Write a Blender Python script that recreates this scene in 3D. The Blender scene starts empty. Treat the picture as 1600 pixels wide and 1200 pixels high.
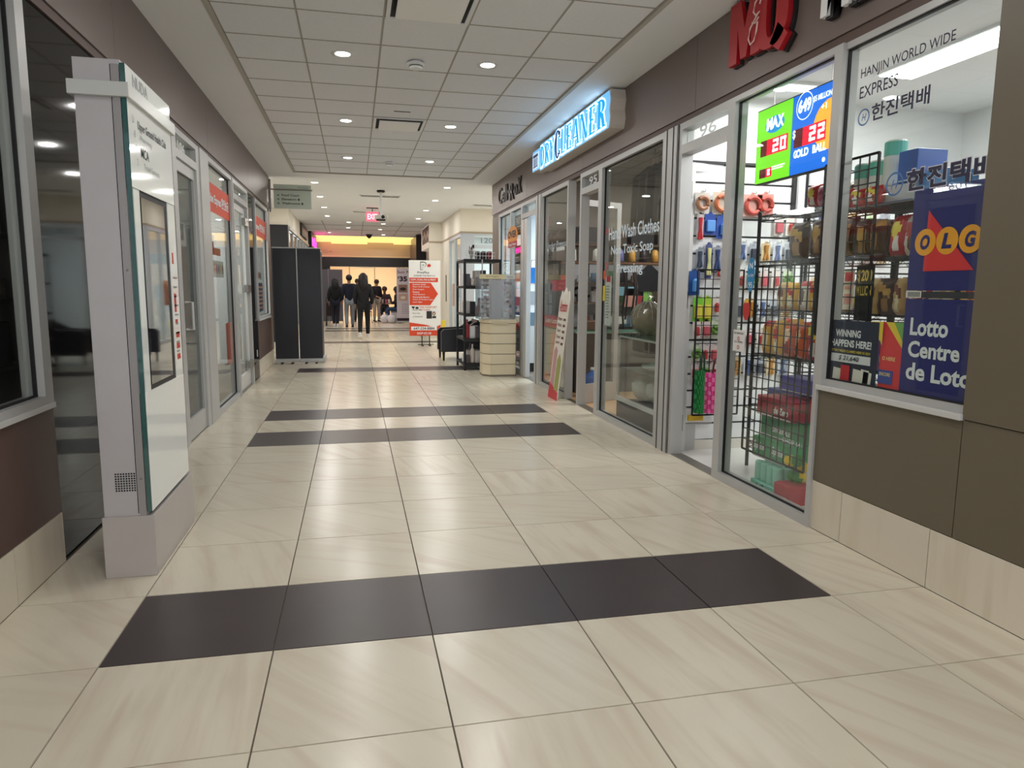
import bpy, bmesh, math, random
from mathutils import Vector, Matrix
random.seed(7)
PI = math.pi
SC = bpy.context.scene
COL = SC.collection

# ---------------------------------------------------------------- camera
CAM_H = 1.3828
yaw, pit, rol = 0.2200537, -0.1350313, 0.0084982
f_ = Vector((math.sin(yaw)*math.cos(pit), math.cos(yaw)*math.cos(pit), math.sin(pit)))
r_ = Vector((math.cos(yaw), -math.sin(yaw), 0)); u_ = r_.cross(f_)
ra = math.cos(rol)*r_ + math.sin(rol)*u_; ua = -math.sin(rol)*r_ + math.cos(rol)*u_
cd = bpy.data.cameras.new('camera'); cam = bpy.data.objects.new('camera', cd); COL.objects.link(cam)
cd.sensor_width = 36; cd.lens = 1097.41/1600*36; cd.clip_start = 0.05; cd.clip_end = 200
M = Matrix((ra, ua, -f_)).transposed().to_4x4(); M.translation = (0, 0, CAM_H)
cam.matrix_world = M
SC.camera = cam
# ---------------------------------------------------------------- world, exposure
w = bpy.data.worlds.new('World'); SC.world = w; w.use_nodes = True
bg = w.node_tree.nodes['Background']
bg.inputs['Color'].default_value = (0.93, 0.97, 1.0, 1); bg.inputs['Strength'].default_value = 2.1
SC.view_settings.view_transform = 'Standard'; SC.view_settings.look = 'None'
SC.view_settings.gamma = 1; SC.view_settings.use_curve_mapping = False
SC.view_settings.exposure = 0.0
SC.cycles.max_bounces = 8; SC.cycles.transparent_max_bounces = 24; SC.cycles.diffuse_bounces = 4
SC.cycles.glossy_bounces = 4; SC.cycles.sample_clamp_indirect = 6; SC.cycles.use_denoising = True
DOWNLIGHT_W = 11.0      # corridor downlights
SHOP_W = {'96': 34.0, '95': 48.0, 'cell': 62.0, 'office': 55.0, 'near': 9.0, 's120': 60.0, 'far': 60.0, 'passage': 60.0}

# ---------------------------------------------------------------- materials
def lin(c):
    c = c/255.0
    return c/12.92 if c <= .04045 else ((c+.055)/1.055)**2.4
def rgb(*c): return (lin(c[0]), lin(c[1]), lin(c[2]), 1)
MATS = {}
def mat(name, c=(128,128,128), rough=.5, metal=0.0, emit=None, es=1.0, noise=0.0, nscale=8.0, bump=0.0, bscale=60.0, spec=.5, alpha=1.0, coat=0.0, stretch=None, rand=0.0):
    if name in MATS: return MATS[name]
    m = bpy.data.materials.new(name); m.use_nodes = True
    nt = m.node_tree; N = nt.nodes; L = nt.links; b = N['Principled BSDF']
    b.inputs['Base Color'].default_value = rgb(*c); b.inputs['Roughness'].default_value = rough
    b.inputs['Metallic'].default_value = metal; b.inputs['Specular IOR Level'].default_value = spec
    b.inputs['Alpha'].default_value = alpha; b.inputs['Coat Weight'].default_value = coat
    if emit:
        b.inputs['Emission Color'].default_value = rgb(*emit); b.inputs['Emission Strength'].default_value = es
    if noise or bump or rand:
        tc = N.new('ShaderNodeTexCoord'); mp = N.new('ShaderNodeMapping'); L.new(tc.outputs['Object'], mp.inputs['Vector'])
        if stretch: mp.inputs['Scale'].default_value = stretch
    if noise or rand:
        nz = N.new('ShaderNodeTexNoise'); nz.inputs['Scale'].default_value = nscale; nz.inputs['Detail'].default_value = 5
        L.new(mp.outputs[0], nz.inputs['Vector'])
        mr = N.new('ShaderNodeMapRange'); L.new(nz.outputs['Fac'], mr.inputs['Value'])
        mr.inputs['From Min'].default_value = .3; mr.inputs['From Max'].default_value = .7
        mr.inputs['To Min'].default_value = 1-noise; mr.inputs['To Max'].default_value = 1+noise
        hs = N.new('ShaderNodeHueSaturation'); hs.inputs['Color'].default_value = rgb(*c)
        if rand:
            oi = N.new('ShaderNodeObjectInfo'); m2 = N.new('ShaderNodeMapRange'); L.new(oi.outputs['Random'], m2.inputs['Value'])
            m2.inputs['To Min'].default_value = 1-rand; m2.inputs['To Max'].default_value = 1+rand
            mu = N.new('ShaderNodeMath'); mu.operation = 'MULTIPLY'; L.new(mr.outputs[0], mu.inputs[0]); L.new(m2.outputs[0], mu.inputs[1])
            L.new(mu.outputs[0], hs.inputs['Value'])
            ad = N.new('ShaderNodeVectorMath'); ad.operation = 'ADD'; L.new(mp.outputs[0], ad.inputs[0])
            sc = N.new('ShaderNodeVectorMath'); sc.operation = 'SCALE'; sc.inputs[0].default_value = (31, 17, 5); L.new(oi.outputs['Random'], sc.inputs['Scale'])
            L.new(sc.outputs[0], ad.inputs[1]); L.new(ad.outputs[0], nz.inputs['Vector'])
        else:
            L.new(mr.outputs[0], hs.inputs['Value'])
        L.new(hs.outputs[0], b.inputs['Base Color'])
    if bump:
        n2 = N.new('ShaderNodeTexNoise'); n2.inputs['Scale'].default_value = bscale; n2.inputs['Detail'].default_value = 3
        L.new(mp.outputs[0], n2.inputs['Vector'])
        bp = N.new('ShaderNodeBump'); bp.inputs['Strength'].default_value = bump; bp.inputs['Distance'].default_value = .004
        L.new(n2.outputs['Fac'], bp.inputs['Height']); L.new(bp.outputs[0], b.inputs['Normal'])
    MATS[name] = m
    return m
def glass(name, tint=(255,255,255), f0=.04, mul=.75, rough=0.0, white=0.0):
    # thin architectural glass: clear, with a facing-dependent mirror share
    if name in MATS: return MATS[name]
    m = bpy.data.materials.new(name); m.use_nodes = True
    nt = m.node_tree; N = nt.nodes; L = nt.links
    for n in list(N):
        if n.type != 'OUTPUT_MATERIAL': N.remove(n)
    out = [n for n in N if n.type == 'OUTPUT_MATERIAL'][0]
    lw = N.new('ShaderNodeLayerWeight'); lw.inputs['Blend'].default_value = .5
    pw = N.new('ShaderNodeMath'); pw.operation = 'POWER'; pw.inputs[1].default_value = 5; L.new(lw.outputs['Facing'], pw.inputs[0])
    ma = N.new('ShaderNodeMath'); ma.operation = 'MULTIPLY_ADD'; ma.inputs[1].default_value = mul; ma.inputs[2].default_value = f0; L.new(pw.outputs[0], ma.inputs[0])
    tr = N.new('ShaderNodeBsdfTransparent'); tr.inputs['Color'].default_value = rgb(*tint)
    gl = N.new('ShaderNodeBsdfGlossy'); gl.inputs['Roughness'].default_value = rough
    mx = N.new('ShaderNodeMixShader'); L.new(ma.outputs[0], mx.inputs[0])
    src = tr.outputs[0]
    if white:
        df = N.new('ShaderNodeBsdfDiffuse'); df.inputs['Color'].default_value = rgb(*tint)
        m2 = N.new('ShaderNodeMixShader'); m2.inputs[0].default_value = white
        L.new(tr.outputs[0], m2.inputs[1]); L.new(df.outputs[0], m2.inputs[2]); src = m2.outputs[0]
    L.new(src, mx.inputs[1]); L.new(gl.outputs[0], mx.inputs[2]); L.new(mx.outputs[0], out.inputs[0])
    MATS[name] = m
    return m

def tile_mat(name, c, c2, rough):
    m = mat(name, c, rough=rough, noise=.03, nscale=2.2, rand=.035, spec=.5, stretch=(1, 1, 1))
    nt = m.node_tree; N = nt.nodes; L = nt.links
    tc = N.new('ShaderNodeTexCoord'); oi = N.new('ShaderNodeObjectInfo')
    rot = N.new('ShaderNodeVectorRotate'); rot.rotation_type = 'Z_AXIS'; L.new(tc.outputs['Object'], rot.inputs['Vector'])
    mu = N.new('ShaderNodeMath'); mu.operation = 'MULTIPLY_ADD'; mu.inputs[1].default_value = 1.3; mu.inputs[2].default_value = .25; L.new(oi.outputs['Random'], mu.inputs[0]); L.new(mu.outputs[0], rot.inputs['Angle'])
    mp = N.new('ShaderNodeMapping'); mp.inputs['Scale'].default_value = (1.2, 11, 1); L.new(rot.outputs[0], mp.inputs['Vector'])
    sc = N.new('ShaderNodeVectorMath'); sc.operation = 'SCALE'; sc.inputs[0].default_value = (13, 29, 5); L.new(oi.outputs['Random'], sc.inputs['Scale'])
    ad = N.new('ShaderNodeVectorMath'); L.new(mp.outputs[0], ad.inputs[0]); L.new(sc.outputs[0], ad.inputs[1])
    nz = N.new('ShaderNodeTexNoise'); nz.inputs['Scale'].default_value = 1.0; nz.inputs['Detail'].default_value = 4; nz.inputs['Distortion'].default_value = .4; L.new(ad.outputs[0], nz.inputs['Vector'])
    mr = N.new('ShaderNodeMapRange'); mr.inputs['From Min'].default_value = .46; mr.inputs['From Max'].default_value = .72; L.new(nz.outputs['Fac'], mr.inputs['Value'])
    mx = N.new('ShaderNodeMix'); mx.data_type = 'RGBA'; L.new(mr.outputs[0], mx.inputs['Factor'])
    b = N['Principled BSDF']; src = b.inputs['Base Color'].links[0].from_socket
    L.new(src, mx.inputs['A']); mx.inputs['B'].default_value = rgb(*c2); L.new(mx.outputs['Result'], b.inputs['Base Color'])
    return m

MT_TILE = tile_mat('cream_tile', (216,208,189), (206,192,173), .23)
MT_DARK = mat('dark_tile', (62,53,54), rough=.34, noise=.07, nscale=5, rand=.05)
MT_PLINTH = tile_mat('plinth_tile', (222,212,194), (208,196,174), .35)
MT_GROUT = mat('grout', (92,84,74), rough=.8)
MT_CEIL = mat('ceiling_tile', (238,239,242), rough=.9, noise=.02, nscale=40, bump=.15, bscale=150, rand=.015)
MT_SOFF = mat('soffit_paint', (240,241,243), rough=.8, noise=.015, nscale=1)
MT_TBAR = mat('ceiling_grid', (168,162,154), rough=.6)
MT_TAUPE = mat('taupe_laminate', (106,97,80), rough=.42, noise=.03, nscale=1.5, bump=.03, bscale=300)
MT_BROWN = mat('brown_laminate', (92,70,64), rough=.42, noise=.03, nscale=1.5)
MT_FASC = mat('fascia_laminate', (118,104,99), rough=.4, metal=.15, noise=.03, nscale=1.2)
MT_ALU = mat('aluminium', (186,186,185), rough=.38, metal=.2, noise=.02, nscale=3)
MT_ALUL = mat('bright_aluminium', (214,214,212), rough=.35, metal=.2)
MT_STEEL = mat('steel', (150,146,140), rough=.3, metal=.9)
MT_GASK = mat('black_gasket', (20,20,22), rough=.6)
MT_GLASS = glass('window_glass', (250,252,250))
MT_GRAN = mat('black_granite', (26,25,26), rough=.05, noise=.25, nscale=60, spec=.16)
MT_BLACK = mat('black_plastic', (26,26,28), rough=.5)
MT_WHITE = mat('white_paint', (236,238,238), rough=.55, noise=.01, nscale=2)
MT_OFFW = mat('off_white', (226,222,212), rough=.6)
MT_CREAM = mat('cream_wall', (234,227,213), rough=.7, noise=.02, nscale=1)
MT_EM = mat('lamp_white', (255,255,255), emit=(255,252,244), es=14.0)
MT_LETW = mat('vinyl_white', (232,236,240), rough=.5)

def C(r, g, b, rough=.5, **k):
    return mat('paint_%d_%d_%d_%d' % (r, g, b, int(rough*100)), (r, g, b), rough=rough, noise=.02, nscale=4, **k)

# ---------------------------------------------------------------- mesh building
TXT = {}
def text_mesh(s, bold=0.0, res=3, extrude=0.0, shear=0.0):
    k = (s, bold, res, extrude, shear)
    if k in TXT: return TXT[k]
    cu = bpy.data.curves.new('t', 'FONT'); cu.body = s; cu.size = 1; cu.offset = bold; cu.resolution_u = res
    cu.extrude = extrude; cu.shear = shear; cu.align_x = 'LEFT'
    ob = bpy.data.objects.new('t', cu); COL.objects.link(ob)
    dg = bpy.context.evaluated_depsgraph_get()
    me = bpy.data.meshes.new_from_object(ob.evaluated_get(dg))
    vs = [tuple(v.co) for v in me.vertices]; fs = [tuple(p.vertices) for p in me.polygons]
    bpy.data.objects.remove(ob); bpy.data.curves.remove(cu); bpy.data.meshes.remove(me)
    TXT[k] = (vs, fs)
    return TXT[k]

class MB:
    def __init__(s): s.v = []; s.f = []; s.m = []
    def add(s, vs, fs, m=0):
        o = len(s.v); s.v += [tuple(v) for v in vs]
        for f in fs: s.f.append(tuple(i+o for i in f)); s.m.append(m)
        return s
    def box(s, x0, x1, y0, y1, z0, z1, m=0, c=0):
        if c:   # chamfered vertical and horizontal edges
            bm = bmesh.new(); bmesh.ops.create_cube(bm, size=1)
            for v in bm.verts: v.co = ((x0+x1)/2+v.co.x*(x1-x0), (y0+y1)/2+v.co.y*(y1-y0), (z0+z1)/2+v.co.z*(z1-z0))
            bmesh.ops.bevel(bm, geom=bm.edges[:], offset=c, segments=2, affect='EDGES', profile=.5)
            bm.verts.index_update()
            s.add([v.co[:] for v in bm.verts], [[v.index for v in f.verts] for f in bm.faces], m); bm.free(); return s
        v = [(x0,y0,z0),(x1,y0,z0),(x1,y1,z0),(x0,y1,z0),(x0,y0,z1),(x1,y0,z1),(x1,y1,z1),(x0,y1,z1)]
        return s.add(v, [(0,3,2,1),(4,5,6,7),(0,1,5,4),(1,2,6,5),(2,3,7,6),(3,0,4,7)], m)
    def rbox(s, cx, cy, cz, sx, sy, sz, rot=(0,0,0), m=0, c=0):
        b = MB().box(-sx/2, sx/2, -sy/2, sy/2, -sz/2, sz/2, 0, c)
        R = Matrix.Rotation(rot[2], 3, 'Z') @ Matrix.Rotation(rot[1], 3, 'Y') @ Matrix.Rotation(rot[0], 3, 'X')
        return s.add([R @ Vector(v) + Vector((cx, cy, cz)) for v in b.v], b.f, m)
    def prism(s, pts, y0, y1, m=0):      # polygon in x,z (counter-clockwise seen from -y), thickness in y
        n = len(pts); v = [(x, y0, z) for x, z in pts] + [(x, y1, z) for x, z in pts]
        return s.add(v, [tuple(range(n)), tuple(range(2*n-1, n-1, -1))] + [(i, i+n, (i+1) % n+n, (i+1) % n) for i in range(n)], m)
    def plate(s, pts, z0, z1, m=0):      # polygon in x,y
        n = len(pts); v = [(x, y, z0) for x, y in pts] + [(x, y, z1) for x, y in pts]
        return s.add(v, [tuple(range(n-1, -1, -1)), tuple(range(n, 2*n))] + [(i, (i+1) % n, (i+1) % n+n, i+n) for i in range(n)], m)
    def tube(s, pts, r, n=6, m=0, closed=False):
        P = [Vector(p) for p in pts]; k = len(P)
        rr = r if isinstance(r, (list, tuple)) else [r]*k
        rings = []
        for i, p in enumerate(P):
            a = P[i-1] if (i > 0 or closed) else P[i]; b = P[(i+1) % k] if (i < k-1 or closed) else P[i]
            t = (b-a).normalized(); u = t.orthogonal().normalized() if abs(t.z) < .9 else Vector((1,0,0)).cross(t).normalized()
            if abs(t.z) < .9: u = Vector((0,0,1)).cross(t).normalized()
            w_ = t.cross(u)
            rings.append([p+rr[i]*(math.cos(2*PI*j/n)*u+math.sin(2*PI*j/n)*w_) for j in range(n)])
        vs = [q for R in rings for q in R]; fs = []
        for i in range(k if closed else k-1):
            for j in range(n):
                a = i*n+j; b = i*n+(j+1) % n; c = ((i+1) % k)*n+(j+1) % n; d = ((i+1) % k)*n+j
                fs.append((a, b, c, d))
        if not closed: fs += [tuple(range(n-1, -1, -1)), tuple(range((k-1)*n, k*n))]
        return s.add(vs, fs, m)
    def lathe(s, prof, cx=0, cy=0, n=16, m=0, axis='z', cz=0):
        vs = []; fs = []; k = len(prof)
        for r, z in prof:
            for j in range(n):
                a = 2*PI*j/n
                p = (cx+r*math.cos(a), cy+r*math.sin(a), cz+z) if axis == 'z' else (cx+r*math.cos(a), cy-z, cz+r*math.sin(a))
                vs.append(p)
        for i in range(k-1):
            for j in range(n): fs.append((i*n+j, i*n+(j+1) % n, (i+1)*n+(j+1) % n, (i+1)*n+j))
        fs += [tuple(range(n-1, -1, -1)), tuple(range((k-1)*n, k*n))]
        return s.add(vs, fs, m)
    def ball(s, cx, cy, cz, rx, ry, rz, n=10, k=7, m=0, rough=0):
        vs = []; fs = []
        for i in range(k+1):
            t = PI*i/k
            for j in range(n):
                a = 2*PI*j/n; q = 1+random.uniform(-rough, rough)
                vs.append((cx+rx*q*math.sin(t)*math.cos(a), cy+ry*q*math.sin(t)*math.sin(a), cz-rz*q*math.cos(t)))
        for i in range(k):
            for j in range(n): fs.append((i*n+j, i*n+(j+1) % n, (i+1)*n+(j+1) % n, (i+1)*n+j))
        return s.add(vs, fs, m)
    def text(s, t, x, z, w, h, y=0.0, bold=.012, m=0, ex=0.0, shear=0.0, res=3, yaw=0, arc=None):
        # text fitted to the box x..x+w, z..z+h, facing -y
        vs, fs = text_mesh(t, bold, res, .5 if ex else 0.0, shear)
        x0 = min(v[0] for v in vs); x1 = max(v[0] for v in vs); z0 = min(v[1] for v in vs); z1 = max(v[1] for v in vs)
        sx = w/(x1-x0); sz = h/(z1-z0)
        return s.add([(x+(v[0]-x0)*sx, y-(v[2]*ex if ex else 0), z+(v[1]-z0)*sz) for v in vs], fs, m)
    def disc(s, x, z, rx, rz, y=0.0, n=24, m=0, th=0.0015):
        return s.prism([(x+rx*math.cos(2*PI*i/n), z+rz*math.sin(2*PI*i/n)) for i in range(n)], y-th, y, m)
    def ring(s, x, z, r1, r0, y=0.0, n=28, m=0, th=.0015):
        vs = []; fs = []
        for i in range(n):
            a = 2*PI*i/n; c, q = math.cos(a), math.sin(a)
            vs += [(x+r1*c, y-th, z+r1*q), (x+r0*c, y-th, z+r0*q)]
        for i in range(n):
            a = 2*i; b = (2*i+2) % (2*n); fs.append((a, b, b+1, a+1))
        return s.add(vs, fs, m)
    def slabring(s, x, z, rx, rz, ix, iz, y0, y1, m=0, p=2.0, n=36):
        def se(a, rx, rz):
            c, q = math.cos(a), math.sin(a)
            return x+rx*math.copysign(abs(c)**(2/p), c), z+rz*math.copysign(abs(q)**(2/p), q)
        vs = []; fs = []
        for i in range(n):
            a = 2*PI*i/n; o = se(a, rx, rz); q = se(a, ix, iz)
            vs += [(o[0], y0, o[1]), (q[0], y0, q[1]), (q[0], y1, q[1]), (o[0], y1, o[1])]
        for i in range(n):
            a = 4*i; b = 4*((i+1) % n)
            fs += [(a, b, b+1, a+1), (a+1, b+1, b+2, a+2), (a, a+3, b+3, b)]
        return s.add(vs, fs, m)
    def serif(s, ch, x, z, w, h, y0, y1, e=0.0, m=0):
        # condensed bold serif capital in the box x..x+w, z..z+h; e thickens every stroke
        t = .26*w if ch in 'NAY' else .34*w; q = .05*h; k = t*.45
        def B(a, b_, c, d): s.box(x+a-e, x+b_+e, y0, y1, z+c-e, z+d+e, m)
        def Q(a0, a1, b0, b1, c, d): s.prism([(x+a0-e, z+c-e), (x+a1+e, z+c-e), (x+b1+e, z+d+e), (x+b0-e, z+d+e)], y0, y1, m)
        def feet(a, b_): B(a-k*.5, b_+k*.5, 0, q)
        def head(a, b_): B(a-k*.5, b_+k*.5, h-q, h)
        def arc(cx, cz, rx, rz, tx, tz, a0, a1, n=14):
            P_ = []
            for i in range(n+1):
                a = a0+(a1-a0)*i/n; P_.append((x+cx+(rx+e)*math.cos(a), z+cz+(rz+e)*math.sin(a), x+cx+(max(rx-tx-e, .002))*math.cos(a), z+cz+(max(rz-tz-e, .002))*math.sin(a)))
            for p0, p1 in zip(P_, P_[1:]): s.prism([(p0[0], p0[1]), (p1[0], p1[1]), (p1[2], p1[3]), (p0[2], p0[3])], y0, y1, m)
        if ch in 'DRLE': B(k*.5, k*.5+t, 0, h); feet(k*.5, k*.5+t); head(k*.5, k*.5+t)
        if ch == 'D': arc(k*.5+t*.6, h/2, w-k*.5-t*.6, h/2, t, q*1.3, -PI/2, PI/2)
        if ch == 'R': arc(k*.5+t*.6, h*.74, w*.92-k*.5-t*.6, h*.26, t*.9, q*1.1, -PI/2, PI/2); Q(w-t*.95, w, w*.38, w*.38+t, 0, h*.5); B(w-t*.9, w+k*.2, 0, q)
        if ch == 'L': B(k*.5, w, 0, q*1.3); Q(w-k*.8, w, w-k*.2, w, 0, h*.26)
        if ch == 'E':
            B(k*.5, w, 0, q*1.3); Q(w-k*.8, w, w-k*.2, w, 0, h*.26); B(k*.5, w*.94, h-q*1.3, h); Q(w*.94-k*.2, w*.94, w*.94-k*.8, w*.94, h*.76, h); B(k*.5, w*.7, h*.48, h*.55); B(w*.7-k*.4, w*.7, h*.4, h*.63)
        if ch == 'Y': Q(w*.5-t/2, w*.5+t/2, 0, t, h*.45, h); Q(w*.5-k*.3, w*.5+k*.5, w-k, w, h*.45, h); B(w*.5-t/2, w*.5+t/2, 0, h*.48); feet(w*.5-t/2, w*.5+t/2); head(0, t); head(w-k, w)
        if ch == 'A': Q(w-t, w, w*.5-t*.5, w*.5+t*.3, 0, h); Q(0, k*.8, w*.5-t*.5, w*.5, 0, h); B(w*.2, w*.78, h*.28, h*.34); feet(w-t, w); feet(0, k)
        if ch == 'N': B(k*.3, k*1.1, 0, h); B(w-k*1.1, w-k*.3, 0, h); Q(w-t*1.1, w-k*.3, k*.3, k*.3+t, 0, h); feet(k*.3, k*1.1); head(k*.1, k*1.1); head(w-k*1.1, w-k*.3)
        if ch == 'C': arc(w*.52, h/2, w*.52, h/2, t*1.05, q*1.3, .75, 2*PI-.75, 22); Q(w-k, w, w-k, w, h*.7, h*.93); B(w-k, w, h*.1, h*.25)
        return s
    def lines(s, x, z, w, n, lh, h=.006, y=0.0, m=0, ragged=.35):
        # rows of small print, too fine to read in the photograph
        for i in range(n):
            ww = w*(1-random.random()*ragged); q = x
            while q < x+ww:
                e = min(q+random.uniform(.02, .07)*max(w/.3, .5), x+ww)
                s.box(q, e, y-.001, y, z-i*lh-h, z-i*lh, m); q = e+.012*max(w/.3, .5)
        return s
    def mesh(s, name, mats, smooth=False):
        me = bpy.data.meshes.new(name); me.from_pydata(s.v, [], s.f)
        for q in (mats if isinstance(mats, (list, tuple)) else [mats]): me.materials.append(q)
        if any(s.m): me.polygons.foreach_set('material_index', s.m)
        if smooth: me.polygons.foreach_set('use_smooth', [True]*len(me.polygons))
        me.update(); return me
    def build(s, name, mats, parent=None, loc=(0,0,0), rz=0, smooth=False, label=None):
        o = bpy.data.objects.new(name, s.mesh(name, mats, smooth)); COL.objects.link(o)
        o.location = loc; o.rotation_euler = (0, 0, rz)
        if parent is not None: o.parent = parent
        if label: o['label'] = label
        return o
def tag(o, label, cat, group=None, kind=None):
    o['label'] = label; o['category'] = cat
    if group: o['group'] = group
    if kind: o['kind'] = kind
    return o
def thing(name, label, cat, loc=(0,0,0), rz=0, group=None):
    o = bpy.data.objects.new(name, None); COL.objects.link(o); o.location = loc; o.rotation_euler = (0,0,rz)
    o.empty_display_size = .1
    return tag(o, label, cat, group)
def struct(name, loc=(0,0,0), rz=0, label=None, cat=None):
    o = bpy.data.objects.new(name, None); COL.objects.link(o); o.location = loc; o.rotation_euler = (0,0,rz)
    o['kind'] = 'structure'; o['label'] = label or name.replace('_', ' '); o['category'] = cat or name.split('_')[0]
    return o
def smesh(name, mb, m, label, loc=(0,0,0), rz=0, cat=None):
    o = mb.build(name, m, None, loc, rz); o['kind'] = 'structure'; o['label'] = label; o['category'] = cat or name.split('_')[0]; return o
CH = {}
def copy_tree(o, loc=None, rz=None, label=None, parent=None):
    c = o.copy(); COL.objects.link(c); c.parent = parent
    if loc is not None: c.location = loc
    if rz is not None: c.rotation_euler = (0, 0, rz)
    if label: c['label'] = label
    for ch in CH.get(o.name) or [x for x in bpy.data.objects if x.parent == o]: copy_tree(ch, parent=c)
    return c
def arealight(name, loc, size, power, color=(1,1,1), parent=None, disk=False, size_y=None, rot=(0,0,0), spread=None):
    l = bpy.data.lights.new(name, 'AREA'); l.energy = power; l.color = color; l.shape = 'DISK' if disk else 'RECTANGLE'
    l.size = size
    if not disk: l.size_y = size_y or size
    if spread: l.spread = spread
    o = bpy.data.objects.new(name, l); COL.objects.link(o); o.location = loc; o.rotation_euler = rot
    if parent is not None: o.parent = parent
    return o
XR, XL = 2.6, -1.45
ZC = 3.31
def side(s, y0, y1):      # local frame of a wall: x runs along the wall as one reads it, -y faces the corridor
    return ((XR, y1, 0), -PI/2) if s == 'R' else ((XL, y0, 0), PI/2)
# ================================================================ FLOOR
T = .61; FX, FY = -.94197, 2.66778
BANDS = {0, 6, 8, 15, 25, 33, 35}
fl = struct('floor', label='polished cream tile corridor floor crossed by dark brown bands', cat='floor')
MB().box(-5.2, 6.6, -3, 36, -.08, -.006).build('floor_bed', MT_GROUT, fl)
def tile_me(x0, x1, m):
    g = .0022; b = MB(); w_ = x1-x0
    b.v = [(0+g,g,-.006),(w_-g,g,-.006),(w_-g,T-g,-.006),(g,T-g,-.006),(g+.001,g+.001,0),(w_-g-.001,g+.001,0),(w_-g-.001,T-g-.001,0),(g+.001,T-g-.001,0)]
    b.f = [(4,5,6,7),(0,1,5,4),(1,2,6,5),(2,3,7,6),(3,0,4,7)]; b.m = [0]*5
    return b.mesh('tile', m)
cols = [(FX+T*i, FX+T*(i+1)) for i in range(-1, 6)]
cols[0] = (XL, FX); cols[-1] = (FX+5*T, XR)
tm = {}
for j in range(-9, 23):
    for i, (a, b_) in enumerate(cols):
        dk = j in BANDS and 1 <= i <= 5
        k = (round(b_-a, 3), dk)
        if k not in tm: tm[k] = tile_me(a, b_, MT_DARK if dk else MT_TILE)
        o = bpy.data.objects.new('dark_tile' if dk else 'tile', tm[k]); COL.objects.link(o); o.parent = fl; o.location = (a, FY+j*T, 0)
        if dk: o['label'] = 'dark brown tile of a cross band'
def far_tiles(sel, m, name, lab):
    b = MB(); g = .0022
    for j in range(17, 54):
        y = FY+j*T
        for i in range(-6, 12):
            x = FX+i*T
            if j < 23 and -1 <= i <= 5 and not (i in (-1, 5)): continue
            if j < 23 and i in (-1, 5): x0, x1 = (x, XL) if i == -1 else (XR, x+T)
            else: x0, x1 = x, x+T
            dk = j in BANDS and 0 <= i <= 4
            if dk != sel: continue
            b.add([(x0+g,y+g,0),(x1-g,y+g,0),(x1-g,y+T-g,0),(x0+g,y+T-g,0)], [(0,1,2,3)])
    o = b.build(name, m, fl, label=lab); o['kind'] = 'stuff'
far_tiles(False, MT_TILE, 'far_tiles', 'cream tiles far down the corridor')
far_tiles(True, MT_DARK, 'far_dark_tiles', 'dark band tiles far down the corridor')
# thin floor finishes inside the shops
smesh('floor_shop', MB().box(2.66, 6.2, -3, 5.55, -.004, .004), mat('shop_tile', (222,222,218), rough=.3, noise=.02), 'pale floor of the convenience shop', cat='floor')
smesh('floor_cleaner', MB().box(2.66, 5.6, 5.66, 9.94, -.004, .005), mat('wood_floor', (196,160,122), rough=.4, noise=.12, nscale=3, stretch=(1,14,1)), 'light wood floor of the dry cleaner', cat='floor')

# ================================================================ CEILING
ce = struct('ceiling', label='white ceiling with a recessed field of lay-in tiles and a smooth painted border', cat='ceiling')
RX0, RX1, RY0, RY1 = -.97, 2.12, -3.2, 12.77
b = MB()
b.box(XL-.1, RX0, -3.2, 13.4, ZC, ZC+.12); b.box(RX1, XR+.1, -3.2, 13.4, ZC, ZC+.12); b.box(RX0, RX1, RY1, 13.4, ZC, ZC+.12)
b.box(-5.2, 6.6, 13.4, 21.6, ZC, ZC+.12)
b.build('soffit', MT_SOFF, ce)
MB().box(RX0-.02, RX1+.02, -3.2, RY1+.02, ZC+.075, ZC+.12).build('ceiling_deck', MT_TBAR, ce)
b = MB()
for x0, x1, y0, y1 in ((RX0, RX0+.035, -3.2, RY1), (RX1-.035, RX1, -3.2, RY1), (RX0, RX1, RY1-.035, RY1)):
    b.box(x0, x1, y0, y1, ZC-.012, ZC+.03)
b.build('edge_trim', mat('edge_trim', (186,180,170), rough=.6), ce)
gx = [RX0+.035] + [FX_ for FX_ in (-.36, .25, .87, 1.49)] + [RX1-.035]
gy = [5.45+.61*k for k in range(-14, 13)]; gy[-1] = RY1-.035
ctm = {}
LIGHTS = [(x, 6.365+2.44*k) for k in (-3, -2, -1, 0, 1, 2) for x in (-.055, 1.18)]
for i in range(5):
    for j in range(len(gy)-1):
        x0, x1, y0, y1 = gx[i]+.006, gx[i+1]-.006, gy[j]+.006, gy[j+1]-.006
        if i == 2 and (abs(y0-4.846) < .02 or abs(y0-8.506) < .03): continue
        k = (round(x1-x0, 3), round(y1-y0, 3))
        if k not in ctm: ctm[k] = MB().box(0, x1-x0, 0, y1-y0, 0, .015).mesh('ceiling_tile', MT_CEIL)
        o = bpy.data.objects.new('ceiling_tile', ctm[k]); COL.objects.link(o); o.parent = ce; o.location = (x0, y0, ZC+.008)
b = MB()
for x in gx[1:-1]: b.box(x-.007, x+.007, -3.2, RY1-.02, ZC+.004, ZC+.03)
for y in gy[:-1]: b.box(RX0, RX1, y-.006, y+.006, ZC+.0045, ZC+.029)
b.build('ceiling_grid', MT_TBAR, ce)
# ceiling beyond the soffit
b = MB(); b.box(-1.75, 3.4, 21.6, 27.8, ZC+.03, ZC+.1); b.build('far_ceiling_field', MT_CEIL, ce)
b = MB()
for x in (-.9, .3, 1.5): b.box(x-.01, x+.01, 21.7, 27.8, ZC+.02, ZC+.031)
for y in (23.4, 25.2): b.box(-1.6, 3.2, y-.01, y+.01, ZC+.02, ZC+.031)
b.build('far_ceiling_grid', MT_TBAR, ce)

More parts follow.
